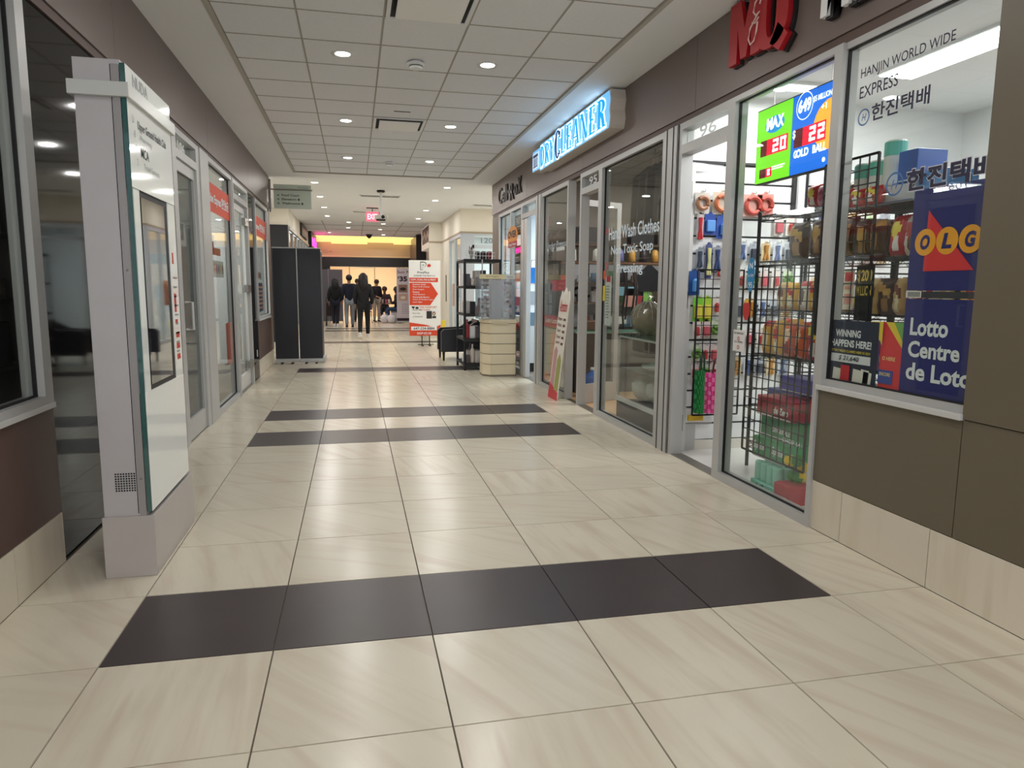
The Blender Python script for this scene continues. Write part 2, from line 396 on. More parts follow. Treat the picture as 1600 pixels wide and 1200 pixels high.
# ---- diffusers
def diffuser(x0, y0, lab):
    t = thing('air_diffuser', lab, 'vent', (x0+.305, y0+.305, ZC), 0, None)
    b = MB()
    for a, c_ in ((-.3, -.27), (.27, .3)): b.box(a, c_, -.3, .3, -.006, .03); b.box(-.27, .27, a, c_, -.006, .03)
    b.build('frame', MT_WHITE, t)
    b = MB(); b.add([(-.275,-.275,-.004),(.275,-.275,-.004),(.275,.275,-.004),(-.275,.275,-.004),(-.22,-.22,.06),(.22,-.22,.06),(.22,.22,.06),(-.22,.22,.06)],
                    [(0,1,5,4),(1,2,6,5),(2,3,7,6),(3,0,4,7),(4,5,6,7)])
    b.build('throat', mat('diffuser_throat', (70,70,70), rough=.6), t)
    MB().box(-.235, .235, -.235, .235, -.022, -.014, c=.003).build('face_plate', mat('plate_white', (250,250,248), rough=.6), t)
    MB().box(-.01, .01, -.01, .01, -.013, .062).build('hanger', MT_STEEL, t)
diffuser(.255, 4.846, 'square white ceiling air diffuser at the top edge of the view, nearest of two')
diffuser(.255, 8.506, 'square white ceiling air diffuser further along, between two pairs of downlights')

# ---- downlights
def downlight(z=ZC):
    t = thing('downlight', 'x', 'ceiling light', (0,0,z), 0, 'round recessed downlights')
    MB().lathe([(.062, -.001), (.092, -.006), (.094, 0), (.06, .012)], n=24).build('trim_ring', MT_WHITE, t, smooth=True)
    MB().lathe([(.062, -.002), (.058, .004)], n=24).build('lens', MT_EM, t)
    arealight('lamp', (0, 0, -.012), .14, DOWNLIGHT_W, (1, .97, .93), t, disk=True)
    return t
words = ['nearest', 'second', 'third', 'fourth', 'fifth', 'sixth', 'seventh', 'eighth']
dl = downlight(); CH[dl.name] = list(x for x in bpy.data.objects if x.parent == dl)
first = True
def put_light(x, y, lab, z=ZC):
    global first
    if first: o = dl; first = False; o['label'] = lab; o.location = (x, y, z)
    else: o = copy_tree(dl, (x, y, z), None, lab)
for k in range(3):
    put_light(-.055, 6.365+2.44*k, 'round downlight in tile grid, %s of the row beside the 106 side' % words[k], ZC+.008)
    put_light(1.18, 6.365+2.44*k, 'round downlight in tile grid, %s of the row beside the dry cleaner side' % words[k], ZC+.008)
for k in (1, 2, 3):
    for x in (-.055, 1.18): put_light(x, 6.365-2.44*k, 'round downlight in tile grid above the camera, %s back beside the %s' % (words[k-1] if k > 1 else 'first', 'kiosk side' if x < 0 else 'lottery window side'), ZC+.008)
for k, y in enumerate((13.95, 16.05, 18.15, 20.3)):
    put_light(-.68, y, 'round downlight in smooth soffit beside the hanging direction sign, %s in line' % words[k])
    put_light(1.80, y, 'round downlight in smooth soffit on the print shop side, %s in line' % words[k])
for k, (x, y) in enumerate(((-.12, 22.4), (.92, 22.6), (-.15, 24.4), (.9, 24.8), (-.85, 26.8), (1.1, 27.2))):
    put_light(x, y, 'distant round downlight past the red exit sign, %s of the far cluster' % words[k], ZC+.03)
# ---- small ceiling fittings
def smoke(x, y, lab):
    t = thing('smoke_detector', lab, 'smoke detector', (x, y, ZC+.008))
    MB().lathe([(.05, 0), (.05, -.012), (.075, -.014), (.075, -.03), (.058, -.034), (.05, -.06), (.03, -.066)][::-1], n=20).build('body', MT_WHITE, t, smooth=False)
    MB().lathe([(.056, -.044), (.0595, -.036)], n=20).build('vent_slot', mat('grey_slot', (90,88,84)), t)
smoke(.56, 6.42, 'white round smoke detector on ceiling tile nearest the camera'); smoke(.57, 11.44, 'white round smoke detector near the end of the tiled ceiling')
for y, l_ in ((6.98, 'flat white sprinkler cover plate just past the near smoke detector'), (9.33, 'flat white sprinkler cover plate just past the second air diffuser')):
    tag(MB().lathe([(.045, -.008), (.05, 0)], n=20).build('sprinkler_cover', MT_WHITE, None, (.56, y, ZC+.008)), l_, 'sprinkler')
tag(MB().box(-.09, .09, -.015, .015, -.004, 0).build('slot_marker', C(90,86,80), None, (.56, 8.2, ZC+.008)), 'thin dark strip on the ceiling tile before the second diffuser', 'ceiling fitting')
def linvent(x0, x1, y, lab):
    t = thing('linear_vent', lab, 'vent', ((x0+x1)/2, y, ZC)); w_ = (x1-x0)/2
    b = MB(); b.box(-w_, w_, -.12, -.095, -.01, .0); b.box(-w_, w_, .095, .12, -.01, 0); b.box(-w_, -w_+.03, -.12, .12, -.01, 0); b.box(w_-.03, w_, -.12, .12, -.01, 0)
    b.build('frame', MT_WHITE, t)
    MB().box(-w_+.03, w_-.03, -.095, .095, -.004, -.001).build('dark_core', C(60,58,56), t)
    for k in range(4): MB().rbox(0, -.07+.045*k, -.008, 2*w_-.06, .03, .004, (.6,0,0)).build('blade', MT_ALU, t)
linvent(.15, 1.0, 15.6, 'linear ceiling vent behind the projector pole'); linvent(0.0, .75, 18.9, 'linear ceiling vent past the red exit sign')
linvent(2.75, 3.6, 16.6, 'linear ceiling vent above the unit 120 shopfront')
t = thing('ceiling_projector', 'white projector hanging on a white pole under the soffit', 'projector', (.56, 14.7, ZC))
MB().lathe([(.07, -.04), (.08, -.03), (.08, 0)], n=20).build('ceiling_flange', MT_BLACK, t)
MB().tube([(0,0,-.03),(0,0,-.5)], .022, 10).build('pole', MT_WHITE, t)
MB().box(-.13, .13, -.1, .1, -.57, -.49, c=.012).build('body', MT_OFFW, t)
MB().lathe([(.035, .03), (.03, 0)], cx=.03, cy=-.1, cz=-.53, n=14, axis='y').build('lens', MT_BLACK, t)
MB().box(-.1, .08, -.08, .06, -.595, -.57).build('lower_cover', MT_BLACK, t)
t = thing('exit_sign', 'red lit exit sign hanging from the soffit', 'exit sign', (.47, 17.9, ZC))
MB().box(-.14, .14, -.03, .03, -.02, 0).build('canopy', MT_BLACK, t)
MB().tube([(0,0,-.02),(0,0,-.1)], .01, 8).build('stem', MT_BLACK, t)
MB().box(-.15, .15, -.025, .025, -.33, -.1, c=.006).build('housing', mat('exit_housing', (240,130,150), emit=(240,90,120), es=.9), t)
MB().text('EXIT', -.12, -.28, .24, .13, -.027, .02).build('lettering', mat('exit_letters', (255,190,200), emit=(255,200,212), es=1.6), t)
t = thing('dome_camera', 'black dome camera under the far ceiling in front of yellow cove', 'camera', (.58, 27.2, ZC+.03))
MB().lathe([(.03, -.15), (.09, -.09), (.11, -.04), (.11, 0)], n=16).build('dome', MT_BLACK, t, smooth=True)
MB().lathe([(.12, -.04), (.12, 0)], n=16).build('collar', C(60,58,56), t)

# ================================================================ WALLS along the corridor
def wallpanel(par, nm, m, y0, y1, z0, z1, s, th=.05, x_out=0.0):
    # one cladding sheet, y in world, in the wall's local frame (origin y=0)
    x = (-y1, -y0) if s == 'R' else (y0, y1)
    g = .0025
    return MB().box(x[0]+g, x[1]-g, -x_out, th, z0+g, z1-g).build(nm, m, par)
wr = struct('wall_right', (XR, 0, 0), -PI/2, 'taupe panelled shopfront wall with flat fascia above the glass', 'wall')
wl = struct('wall_left', (XL, 0, 0), PI/2, 'dark panelled shopfront wall on the kiosk side', 'wall')
ZF = 2.75
for a, c_ in ((13.44, 10.68), (10.68, 7.96), (7.96, 5.2), (5.2, 2.44), (2.44, -.3), (-.3, -3.2)): wallpanel(wr, 'fascia_panel', MT_FASC, c_, a, ZF, ZC, 'R', x_out=.012)
for a, c_ in ((13.44, 10.85), (10.85, 7.97), (7.97, 5.09), (5.09, 2.2), (2.2, -.7), (-.7, -3.2)): wallpanel(wl, 'fascia_panel', MT_FASC, c_, a, ZF, ZC, 'L', x_out=.012)
# shadow gap + head rail above shopfronts
MB().box(-13.4, 3.2, .0, .06, 2.70, ZF+.002).build('head_reveal', mat('reveal_brown', (88,66,58), rough=.5), wr)
MB().box(-3.2, 13.4, .0, .06, 2.70, ZF+.002).build('head_reveal', mat('reveal_brown', (88,66,58), rough=.5), wl)
# backing above shop glass
MB().box(-13.4, 3.2, .05, .12, 2.70, ZC+.1).build('backing', MT_OFFW, wr); MB().box(-3.2, 13.4, .05, .12, 2.70, ZC+.1).build('backing', MT_OFFW, wl)
# right: low panels and tall pier beside window 1
wallpanel(wr, 'wall_panel', MT_TAUPE, 2.53, 3.525, .29, .826, 'R', x_out=.004)
for a, c_ in ((2.53, 1.31), (1.31, 0), (0, -1.6), (-1.6, -3.2)): wallpanel(wr, 'wall_panel', MT_TAUPE, c_, a, .83, 2.75, 'R', x_out=.012, th=-.002); wallpanel(wr, 'wall_panel', MT_TAUPE, c_, a, .29, .83, 'R', x_out=.004)
MB().box(-3.575, 3.2, .052, .1, 0, .9).build('backing', MT_OFFW, wr)
MB().box(-2.36, 3.2, .01, .1, .9, 2.70).build('backing', MT_OFFW, wr)
wallpanel(wr, 'wall_panel', MT_TAUPE, 12.75, 13.44, 0, 2.70, 'R', x_out=0)
MB().box(-13.44, -12.75, .052, .12, 0, ZC).build('backing', MT_TAUPE, wr)
# left: low panels under the windows
for a, c_ in ((3.80, 1.4), (1.4, -1.2), (-1.2, -3.2)): wallpanel(wl, 'wall_panel', MT_BROWN, c_, a, .26, .80, 'L', x_out=.0)
wallpanel(wl, 'wall_panel', MT_BROWN, 11.38, 13.44, .26, .86, 'L'); wallpanel(wl, 'wall_panel', MT_BROWN, 12.92, 13.44, .86, 2.70, 'L')
MB().box(-3.2, 3.8, .052, .1, 0, .8).build('backing', MT_OFFW, wl); MB().box(11.4, 13.44, .052, .1, 0, .86).build('backing', MT_OFFW, wl)
for a, c_ in ((3.82, 5.08), (5.08, 6.38)): wallpanel(wl, 'granite_panel', MT_GRAN, a, c_, .0, 2.70, 'L', x_out=-.012)
wallpanel(wl, 'granite_panel', MT_GRAN, 10.66, 11.36, .0, 2.70, 'L', x_out=-.005)
MB().box(3.82, 6.38, .064, .1, 0, 2.7).build('backing', MT_BLACK, wl); MB().box(10.66, 11.36, .06, .1, 0, 2.7).build('backing', MT_BLACK, wl)
# plinth tiles
br = struct('baseboard_right', (XR, 0, 0), -PI/2, 'cream stone plinth under the taupe panels'); bl = struct('baseboard_left', (XL, 0, 0), PI/2, 'cream stone plinth under the brown panels')
e = [3.525, 3.265, 2.655, 2.045, 1.435, .825, .215, -.395, -1.0, -1.6, -2.2, -2.8, -3.2]
for a, c_ in zip(e, e[1:]): wallpanel(br, 'plinth_tile', MT_PLINTH, c_, a, 0, .29, 'R', x_out=.002)
e = [3.80, 3.28, 2.67, 2.06, 1.45, .84, .23, -.38, -1, -1.6, -2.2, -2.8, -3.2]
for a, c_ in zip(e, e[1:]): wallpanel(bl, 'plinth_tile', MT_PLINTH, c_, a, 0, .26, 'L', x_out=.002)
for a, c_ in ((11.38, 12.0), (12.0, 12.62), (12.62, 13.44)): wallpanel(bl, 'plinth_tile', MT_PLINTH, a, c_, 0, .26, 'L', x_out=.002)

# ================================================================ SHOPFRONT GLAZING
def window(n, s, y0, y1, z0, z1, label, sill=False, fw=.05, gm=None, hide_end=False):
    loc, rz = side(s, y0, y1); W = y1-y0
    t = struct('window_%d' % n, loc, rz, label, 'window')
    b = MB()
    fo = .0 if hide_end else -.02; b.box(0, fw, -.02, .08, z0, z1); b.box(W-fw, W, fo, .08, z0, z1); b.box(fw, W-fw, fo, .08, z1-fw, z1); b.box(fw, W-fw, fo, .08, z0, z0+.06)
    b.build('window_frame', MT_ALU, t)
    b = MB(); g = .008
    b.box(fw, fw+g, .012, .03, z0+.06, z1-fw); b.box(W-fw-g, W-fw, .012, .03, z0+.06, z1-fw); b.box(fw, W-fw, .012, .03, z1-fw-g, z1-fw); b.box(fw, W-fw, .012, .03, z0+.06, z0+.06+g)
    b.build('gasket', MT_GASK, t)
    MB().box(fw, W-fw, .02, .028, z0+.06, z1-fw).build('pane', gm or MT_GLASS, t)
    if sill: MB().box(.0, W-(.155 if hide_end else 0), -.028, -.0205 if not hide_end else -.0, z0-.004, z0+.022, c=.002).build('window_sill', MT_ALUL, t)
    return t
def post(par, x0, x1, z1=2.70, out=.03, m=None, nm='post'):
    return MB().box(x0, x1, -out, .08, 0, z1, c=.003).build(nm, m or MT_ALU, par)
def doorway(n, s, y0, y1, num, label, zt=2.46, numcol=None, jamb=.055, z1=2.70):
    loc, rz = side(s, y0, y1); W = y1-y0
    t = struct('door_%d' % n, loc, rz, label, 'door')
    b = MB(); b.box(0, jamb, -.02, .08, 0, z1); b.box(W-jamb, W, -.02, .08, 0, z1); b.box(jamb, W-jamb, -.02, .08, zt, zt+.07); b.box(jamb, W-jamb, -.02, .08, z1-.05, z1)
    b.build('door_frame', MT_ALU, t)
    MB().box(jamb, W-jamb, .02, .028, zt+.07, z1-.05).build('transom_pane', MT_GLASS, t)
    if num:
        MB().text(num, W/2-.14, zt+.085, .26, .09, .019, .01).build('unit_number', numcol or MT_LETW, t, label='unit number %s in white' % num)
    MB().box(jamb, W-jamb, -.01, .09, -.002, .008).build('threshold', MT_STEEL, t)
    return t

# right side, near to far
w1 = window(1, 'R', 2.37, 3.52, .83, 2.70, 'raised shop window with courier lettering and blue lottery posters', sill=True, fw=.035, hide_end=True)
w2 = window(2, 'R', 3.52, 4.62, 0, 2.70, 'full-height shop window showing wire racks of snacks and a lit lottery sign', fw=.035)
d1 = doorway(1, 'R', 4.62, 5.44, '96', 'open doorway of unit 96 with glass transom', numcol=mat('frosted_number', (205,208,208), rough=.7, alpha=.75))
post(d1, -.02, .0, out=.03)
w3 = window(3, 'R', 5.70, 7.31, 0, 2.70, 'dry cleaner window lettered about hand wash and pressing')
post(w3, 1.61, 1.87, nm='corner_post'); MB().box(1.61+.05, 1.61+.06, -.034, -.028, 0, 2.7).build('post_groove', MT_GASK, w3); MB().box(1.78, 1.79, -.034, -.028, 0, 2.7).build('post_groove', MT_GASK, w3)
d2 = doorway(2, 'R', 7.31, 8.0, '95', 'open doorway of the dry cleaner unit 95')
w4 = window(4, 'R', 8.46, 9.76, 0, 2.70, 'dry cleaner display window with red banners')
post(w4, -.26, .0, nm='corner_post'); MB().box(-.14, -.13, -.034, -.028, 0, 2.7).build('post_groove', MT_GASK, w4)
d3 = doorway(3, 'R', 9.98, 10.95, '', 'open doorway of the phone repair shop')
b = MB(); b.box(.055, .2, -.03, .04, .01, 2.44).box(.23, .40, -.03, .04, .01, 2.44); b.build('open_leaf_stile', MT_ALUL, d3); MB().box(.2, .23, -.01, .03, .01, 2.44).build('stile_gap', MT_GASK, d3)
w5 = window(5, 'R', 10.95, 12.75, 0, 2.70, 'bright phone repair shop window with sale posters')
MB().box(.97, 1.05, -.02, .08, .06, 2.65).build('mullion', MT_ALU, w5)
# folded door leaves
def leaf(loc, rz, w_, label, n=1, handle=False, gm=None, h=2.42):
    t = thing('glass_door_leaf', label, 'door', loc, rz)
    b = MB(); b.box(0, .07, -.022, .022, .01, h); b.box(w_-.07, w_, -.022, .022, .01, h); b.box(.07, w_-.07, -.022, .022, h-.07, h); b.box(.07, w_-.07, -.022, .022, .01, .24)
    b.build('stile_frame', MT_ALU, t)
    MB().box(.07, w_-.07, -.004, .004, .24, h-.07).build('pane', gm or MT_GLASS, t)
    for z in (.25, 1.3, 2.2): MB().box(-.012, .05, -.03, .03, z-.07, z+.07).build('hinge', MT_STEEL, t)
    return t
leaf((2.62, 8.02, 0), .42, .62, 'folded glass door leaf beside the dry cleaner entrance')
leaf((2.68, 5.5, 0), .12, .72, 'open glass door leaf folded against the unit 96 entrance')

# left side
w6 = window(6, 'L', 1.2, 3.76, .80, 2.75, 'near dark shop window above brown panel', sill=True, fw=.09)
w6b = window(9, 'L', -2.6, 1.2, .80, 2.75, 'dark shop window behind the camera', sill=True)
d4 = doorway(4, 'L', 6.40, 7.46, '106', 'closed grey glass door of unit 106 with transom', jamb=.14, z1=2.70)
gdk = glass('grey_glass', (150,158,156), mul=.6, white=.35)
b = MB(); b.box(.14, .22, .0, .05, .01, 2.46); b.box(.86, .92, .0, .05, .01, 2.46); b.box(.22, .86, .0, .05, 2.36, 2.46); b.box(.22, .86, .0, .05, .01, .2)
b.build('door_leaf_frame', MT_ALU, d4); MB().box(.22, .86, .02, .03, .2, 2.36).build('door_pane', gdk, d4)
MB().tube([(.27,0,1.24),(.27,-.06,1.24),(.27,-.06,1.0),(.27,0,1.0)], .011, 8).build('door_handle', MT_ALUL, d4)
w7 = window(7, 'L', 7.86, 9.32, 0, 2.70, 'office window crossed by an orange banner strip')
post(w7, -.40, 0, nm='corner_post'); post(w7, 1.46, 1.50)
d5 = doorway(5, 'L', 9.36, 10.64, '', 'glass door set in frame past the orange banner window', jamb=.08)
b = MB(); b.box(.1, .17, .02, .06, .01, 2.44); b.box(1.1, 1.18, .02, .06, .01, 2.44); b.box(.17, 1.1, .02, .06, 2.36, 2.44); b.box(.17, 1.1, .02, .06, .01, .2)
b.build('door_leaf_frame', MT_ALUL, d5); MB().box(.17, 1.1, .036, .044, .2, 2.36).build('door_pane', MT_GLASS, d5)
for z in (.3, 1.35, 2.25): MB().box(.9, 1.2, -.03, .02, z-.05, z+.05).build('hinge', MT_STEEL, d5)
w8 = window(8, 'L', 11.38, 12.92, .86, 2.70, 'far office window with orange strip and posters', sill=True)
MB().box(10.95-11.38, 10.98-11.38, -.03, -.02, .35, .45).build('door_pull', MT_ALUL, w8)
# ================================================================ SHOP SHELLS (behind the glass)
def room(nm, x0, x1, y0, y1, h, m, label, open_side, floor=None, ceil=None):
    # thin walls around a shop interior; open_side 'L'/'R' is the glazed corridor side
    t = struct('wall_'+nm, label=label, cat='wall'); e = .05
    if open_side == 'L': MB().box(x1, x1+e, y0, y1, 0, h).build('back_wall', m, t)
    else: MB().box(x0-e, x0, y0, y1, 0, h).build('back_wall', m, t)
    MB().box(x0, x1, y0-e, y0, 0, h).build('end_wall', m, t); MB().box(x0, x1, y1, y1+e, 0, h).build('end_wall', m, t)
    MB().box(x0, x1, y0-e, y1+e, h, h+.05).build('shop_ceiling', ceil or MT_WHITE, t)
    if floor: MB().box(x0, x1, y0, y1, -.004, .003).build('shop_floor', floor, t)
    return t
def troffer(x, y, z, w_, l_, power, label, col=(1,1,1), glow=9.0):
    t = thing('ceiling_troffer', label, 'ceiling light', (x, y, z))
    b = MB(); b.box(-w_/2-.03, w_/2+.03, -l_/2-.03, l_/2+.03, -.02, 0); b.build('housing', MT_WHITE, t)
    MB().box(-w_/2, w_/2, -l_/2, l_/2, -.026, -.02).build('diffuser', mat('troffer_glow_%g' % glow, (255,255,255), emit=(240,250,255), es=glow), t)
    arealight('lamp', (0, 0, -.035), w_, power, col, t, size_y=l_)
room('convenience_shop', 2.70, 5.4, -3, 5.56, 2.98, MT_WHITE, 'white interior walls of the convenience shop', 'L')
troffer(3.95, 4.12, 2.98, .28, 1.2, SHOP_W['96'], 'bright ceiling light strip inside the convenience shop behind the courier lettering', glow=12)
troffer(4.6, 1.8, 2.98, .28, 1.2, SHOP_W['96'], 'ceiling light strip deep in the convenience shop', glow=12)
troffer(3.3, 5.15, 2.98, .5, .14, 10, 'short light strip over the convenience shop slat wall', glow=6)
room('dry_cleaner', 2.70, 5.2, 5.66, 9.92, 2.9, mat('cleaner_wall', (176,168,160), rough=.7), 'grey interior walls of the dry cleaner', 'L', ceil=mat('cleaner_ceiling', (120,116,112), rough=.8))
troffer(4.2, 7.6, 2.9, .3, 1.2, SHOP_W['95'], 'ceiling light over the dry cleaner counter', (1,.96,.9), 5)
room('phone_shop', 2.70, 5.0, 10.0, 13.3, 2.85, mat('phone_wall', (222,232,238), rough=.6), 'bright interior of the phone repair shop', 'L', floor=mat('phone_floor', (150,140,130), rough=.4))
troffer(3.9, 11.5, 2.85, .6, 1.2, SHOP_W['cell'], 'ceiling light inside the phone repair shop', (.88,.96,1), 9)
mo = mat('office_wall', (214,216,214), rough=.7)
room('office', -4.6, -1.56, 6.4, 13.3, 2.9, mo, 'pale interior walls of the office behind the orange banners', 'R', floor=mat('office_carpet', (120,116,110), rough=.9))
troffer(-3.0, 9.0, 2.9, .6, 1.2, SHOP_W['office'], 'ceiling light in the office behind the orange banner', glow=5); troffer(-3.0, 12.0, 2.9, .6, 1.2, SHOP_W['office'], 'ceiling light deep in the office', glow=5)
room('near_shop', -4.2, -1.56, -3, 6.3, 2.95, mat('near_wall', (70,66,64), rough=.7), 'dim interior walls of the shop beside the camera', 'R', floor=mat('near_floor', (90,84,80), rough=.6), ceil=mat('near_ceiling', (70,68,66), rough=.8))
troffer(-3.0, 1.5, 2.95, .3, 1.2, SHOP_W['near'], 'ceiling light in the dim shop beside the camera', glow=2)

# ================================================================ CROSSING AND FAR CORRIDOR
wf = struct('wall_far_left', label='cream corridor wall past the crossing with shopfronts', cat='wall')
b = MB(); b.box(-5.2, -1.56, 18.6, 18.7, 2.9, ZC); b.build('cream_bulkhead', MT_CREAM, wf)
MB().box(-5.2, -1.58, 18.55, 18.65, 0, 2.9).build('black_shopfront_return', mat('matt_black', (30,31,36), rough=.5), wf)
MB().box(-1.66, -1.56, 18.7, 30.2, 2.86, ZC+.1).build('cream_fascia', MT_CREAM, wf)
MB().box(-1.6, -1.53, 18.62, 30.2, 2.80, 2.87).build('metal_trim', MT_ALU, wf)
MB().box(-1.68, -1.6, 18.7, 30.2, 0, .3).build('stone_base', MT_PLINTH, wf)
MB().box(-2.9, -2.8, 18.7, 30.2, 0, 2.9).build('far_shop_back', mat('far_shop_wall', (196,190,196), rough=.7), wf)
wn = struct('window_10', label='row of glazed shopfronts under the cream fascia past the crossing', cat='window')
for k in range(9):
    y = 18.72+k*1.3
    MB().box(-1.65, -1.57, y, y+.07, .3, 2.80).build('mullion', MT_ALU, wn)
    MB().box(-1.62, -1.61, y+.07, y+1.3, .3, 2.80).build('pane', MT_GLASS, wn)
wx = struct('wall_crossing', label='cream end walls of the side passages', cat='wall')
MB().box(-5.2, -5.1, 13.4, 18.6, 0, ZC).build('end_wall', MT_CREAM, wx); MB().box(6.5, 6.6, 13.4, 17.4, 0, ZC).build('end_wall', MT_CREAM, wx)
MB().box(-5.2, XL-.12, 13.35, 13.44, 0, ZC).build('return_wall', MT_CREAM, wx); MB().box(XR+.12, 6.6, 13.35, 13.44, 0, ZC).build('return_wall', MT_CREAM, wx)
troffer(4.6, 15.4, ZC, .6, 1.2, SHOP_W['passage'], 'added unseen ceiling light in the side passage by unit 120', glow=5); troffer(-3.4, 16.0, ZC, .6, 1.2, SHOP_W['passage'], 'added unseen ceiling light in the side passage behind the black banners', glow=5)  # two unseen lamps added to brighten the far soffit
# unit 120: two glazed faces on a corner
wc = struct('wall_corner', label='cream corner wall above the unit 120 shopfront', cat='wall')
MB().box(2.58, 6.6, 17.4, 17.5, 2.74, ZC).build('cream_bulkhead', MT_CREAM, wc)
MB().box(2.58, 2.68, 17.5, 21.35, 2.74, ZC).build('cream_bulkhead', MT_CREAM, wc)
MB().box(2.2, 2.68, 21.3, 21.4, 0, ZC).build('cream_pier', MT_CREAM, wc)
MB().box(2.58, 2.68, 19.6, 21.3, 0, 2.74).build('cream_pier', MT_CREAM, wc)
b = MB(); b.box(2.56, 2.58, 17.38, 21.3, 2.72, 2.76); b.box(2.18, 2.6, 21.27, 21.3, 2.72, 2.76); b.box(2.56, 6.5, 17.37, 17.4, 2.72, 2.76); b.build('shadow_trim', mat('trim_beige', (170,155,132), rough=.6), wc)
MB().box(2.56, 2.58, 20.2, 20.32, 1.0, 1.75).build('fire_extinguisher_recess', C(120,112,100), wc)
MB().box(5.4, 5.5, 17.5, 21.3, 0, 2.9).build('back_wall', mat('s120_wall', (214,222,228), rough=.6), wc); MB().box(2.68, 5.5, 21.25, 21.3, 0, 2.9).build('end_wall', mat('s120_wall', (214,222,228)), wc); MB().box(2.6, 5.5, 17.5, 21.3, 2.9, 2.95).build('shop_ceiling', MT_WHITE, wc)
troffer(4.0, 19.2, 2.9, .6, 1.2, SHOP_W['s120'], 'ceiling light inside unit 120', (.9,.96,1), 9)
wg = struct('window_11', (2.58, 17.4, 0), 0, 'silver framed shopfront of unit 120 facing down the corridor', 'window')
b = MB(); b.box(0, .27, -.01, .08, 0, 2.72); b.box(.27, 3.9, 0, .06, 2.66, 2.72); b.box(.27, 1.6, 0, .06, 2.36, 2.44); b.box(1.2, 1.3, 0, .06, 0, 2.66); b.box(.27, .33, 0, .06, 0, 2.66); b.box(3.8, 3.9, 0, .06, 0, 2.66); b.build('window_frame', mat('cool_aluminium', (186,192,200), rough=.4, metal=.3), wg)
MB().box(.33, 3.8, .025, .035, 0.02, 2.66).build('pane', MT_GLASS, wg)
MB().text('120', .5, 2.49, .3, .13, .022, .012).build('unit_number', C(120,130,140), wg, label='unit number 120')
wh = struct('window_12', (2.58, 19.6, 0), -PI/2, 'silver framed side window of unit 120 beside the cream pier', 'window')
b = MB(); b.box(0, .06, -.01, .06, 0, 2.72); b.box(2.1, 2.2, -.01, .06, 0, 2.72); b.box(.06, 2.1, -.01, .06, 2.64, 2.72); b.box(.06, 2.1, -.01, .06, 0, .08); b.box(1.1, 1.15, -.01, .06, .08, 2.64); b.build('window_frame', mat('cool_aluminium', (186,192,200)), wh)
MB().box(.06, 2.1, .02, .03, .08, 2.64).build('pane', MT_GLASS, wh)
MB().box(.3, .8, .04, .05, .9, 1.5).build('orange_poster', C(225,120,60), wh)
# right wall beyond the pier
wk = struct('wall_far_right', label='dark column and shopfronts past the cream pier', cat='wall')
MB().box(2.62, 2.72, 21.4, 30.2, 0, ZC+.1).build('cream_wall', mat('far_beige', (190,176,160), rough=.7), wk)
MB().box(2.3, 2.62, 26.6, 29.9, 0, ZC).build('walnut_column', mat('walnut', (72,58,50), rough=.3, noise=.2, nscale=3, stretch=(6,6,1)), wk)
MB().box(2.26, 2.62, 26.45, 26.6, 0, ZC).build('black_edge', MT_BLACK, wk)
b = MB()
for y in (22.0, 23.2, 24.4): b.box(2.58, 2.62, y, y+.9, .2, 2.4)
b.build('shop_panes', mat('dim_glass', (70,72,80), rough=.15), wk)
t = thing('projecting_picture_sign', 'white framed picture sign projecting above the orange print stand', 'sign', (2.28, 21.6, 2.6), -PI/2)
MB().box(-3.0, 0, 0, .25, .02, .86, c=.01).build('sign_box', mat('sign_cream', (220,212,200), rough=.5, emit=(220,210,196), es=.25), t)
MB().box(-2.7, -.3, -.004, 0, .2, .7).build('dark_picture', C(66,46,40), t)
b = MB()
for x, z, r in ((-2.3,.42,.12), (-1.9,.5,.14), (-1.4,.4,.13), (-.9,.46,.15), (-.55,.36,.1)): b.disc(x, z, r, r*.7, -.006, 16)
b.build('pale_shapes', C(214,190,168), t)
# pink neon sign and dark sign on the far left fascia
t = thing('pink_neon_sign', 'glowing magenta sign on the cream fascia above the black banners', 'sign', (-1.56, 26.3, 2.75), PI/2)
MB().box(0, 3.6, -.12, 0, 0, .62).build('backing', MT_BLACK, t)
MB().text('nails', .25, .1, 3.1, .42, -.125, .05).build('neon_lettering', mat('neon_pink', (255,60,170), emit=(255,30,150), es=5), t)
t = thing('dark_shop_sign', 'dark framed sign with bronze letters on the cream fascia', 'sign', (-1.56, 22.4, 2.93), PI/2)
MB().box(0, 2.6, -.06, 0, 0, .36).build('backing', C(52,42,38), t); MB().box(.3, 2.2, -.065, -.06, .12, .25).build('bronze_band', C(150,110,80), t)
# bulkhead, cove and opening to the food court
wb = struct('wall_far', label='beige bulkhead with glowing cove above the food court opening', cat='wall')
MB().box(-1.75, 3.4, 30.0, 30.3, 2.66, 3.2).build('beige_bulkhead', mat('beige_bulkhead', (206,186,158), rough=.5), wb)
MB().box(-1.75, 3.4, 29.95, 30.0, 2.6, 2.66).build('light_ledge', mat('ledge', (235,215,180), rough=.4), wb)
MB().box(-1.75, 3.4, 29.9, 30.3, 2.22, 2.6).build('black_header', mat('header_black', (22,20,20), rough=.25), wb)
MB().box(-1.75, -.95, 29.95, 30.3, 0, 2.22).build('dark_pier', mat('header_black', (22,20,20)), wb); MB().box(2.3, 3.4, 29.95, 30.3, 0, 2.22).build('dark_pier', mat('header_black', (22,20,20)), wb)
my = mat('cove_panel', (240,205,120), rough=.6, emit=(255,222,140), es=.8)  # emission puts the cove light into the panel faces
MB().box(-1.75, 3.4, 27.8, 30.3, 3.95, 4.0).build('cove_top', MT_WHITE, wb); MB().box(-1.75, 3.4, 27.7, 27.8, 3.3, 4.0).build('cove_front', MT_WHITE, wb)
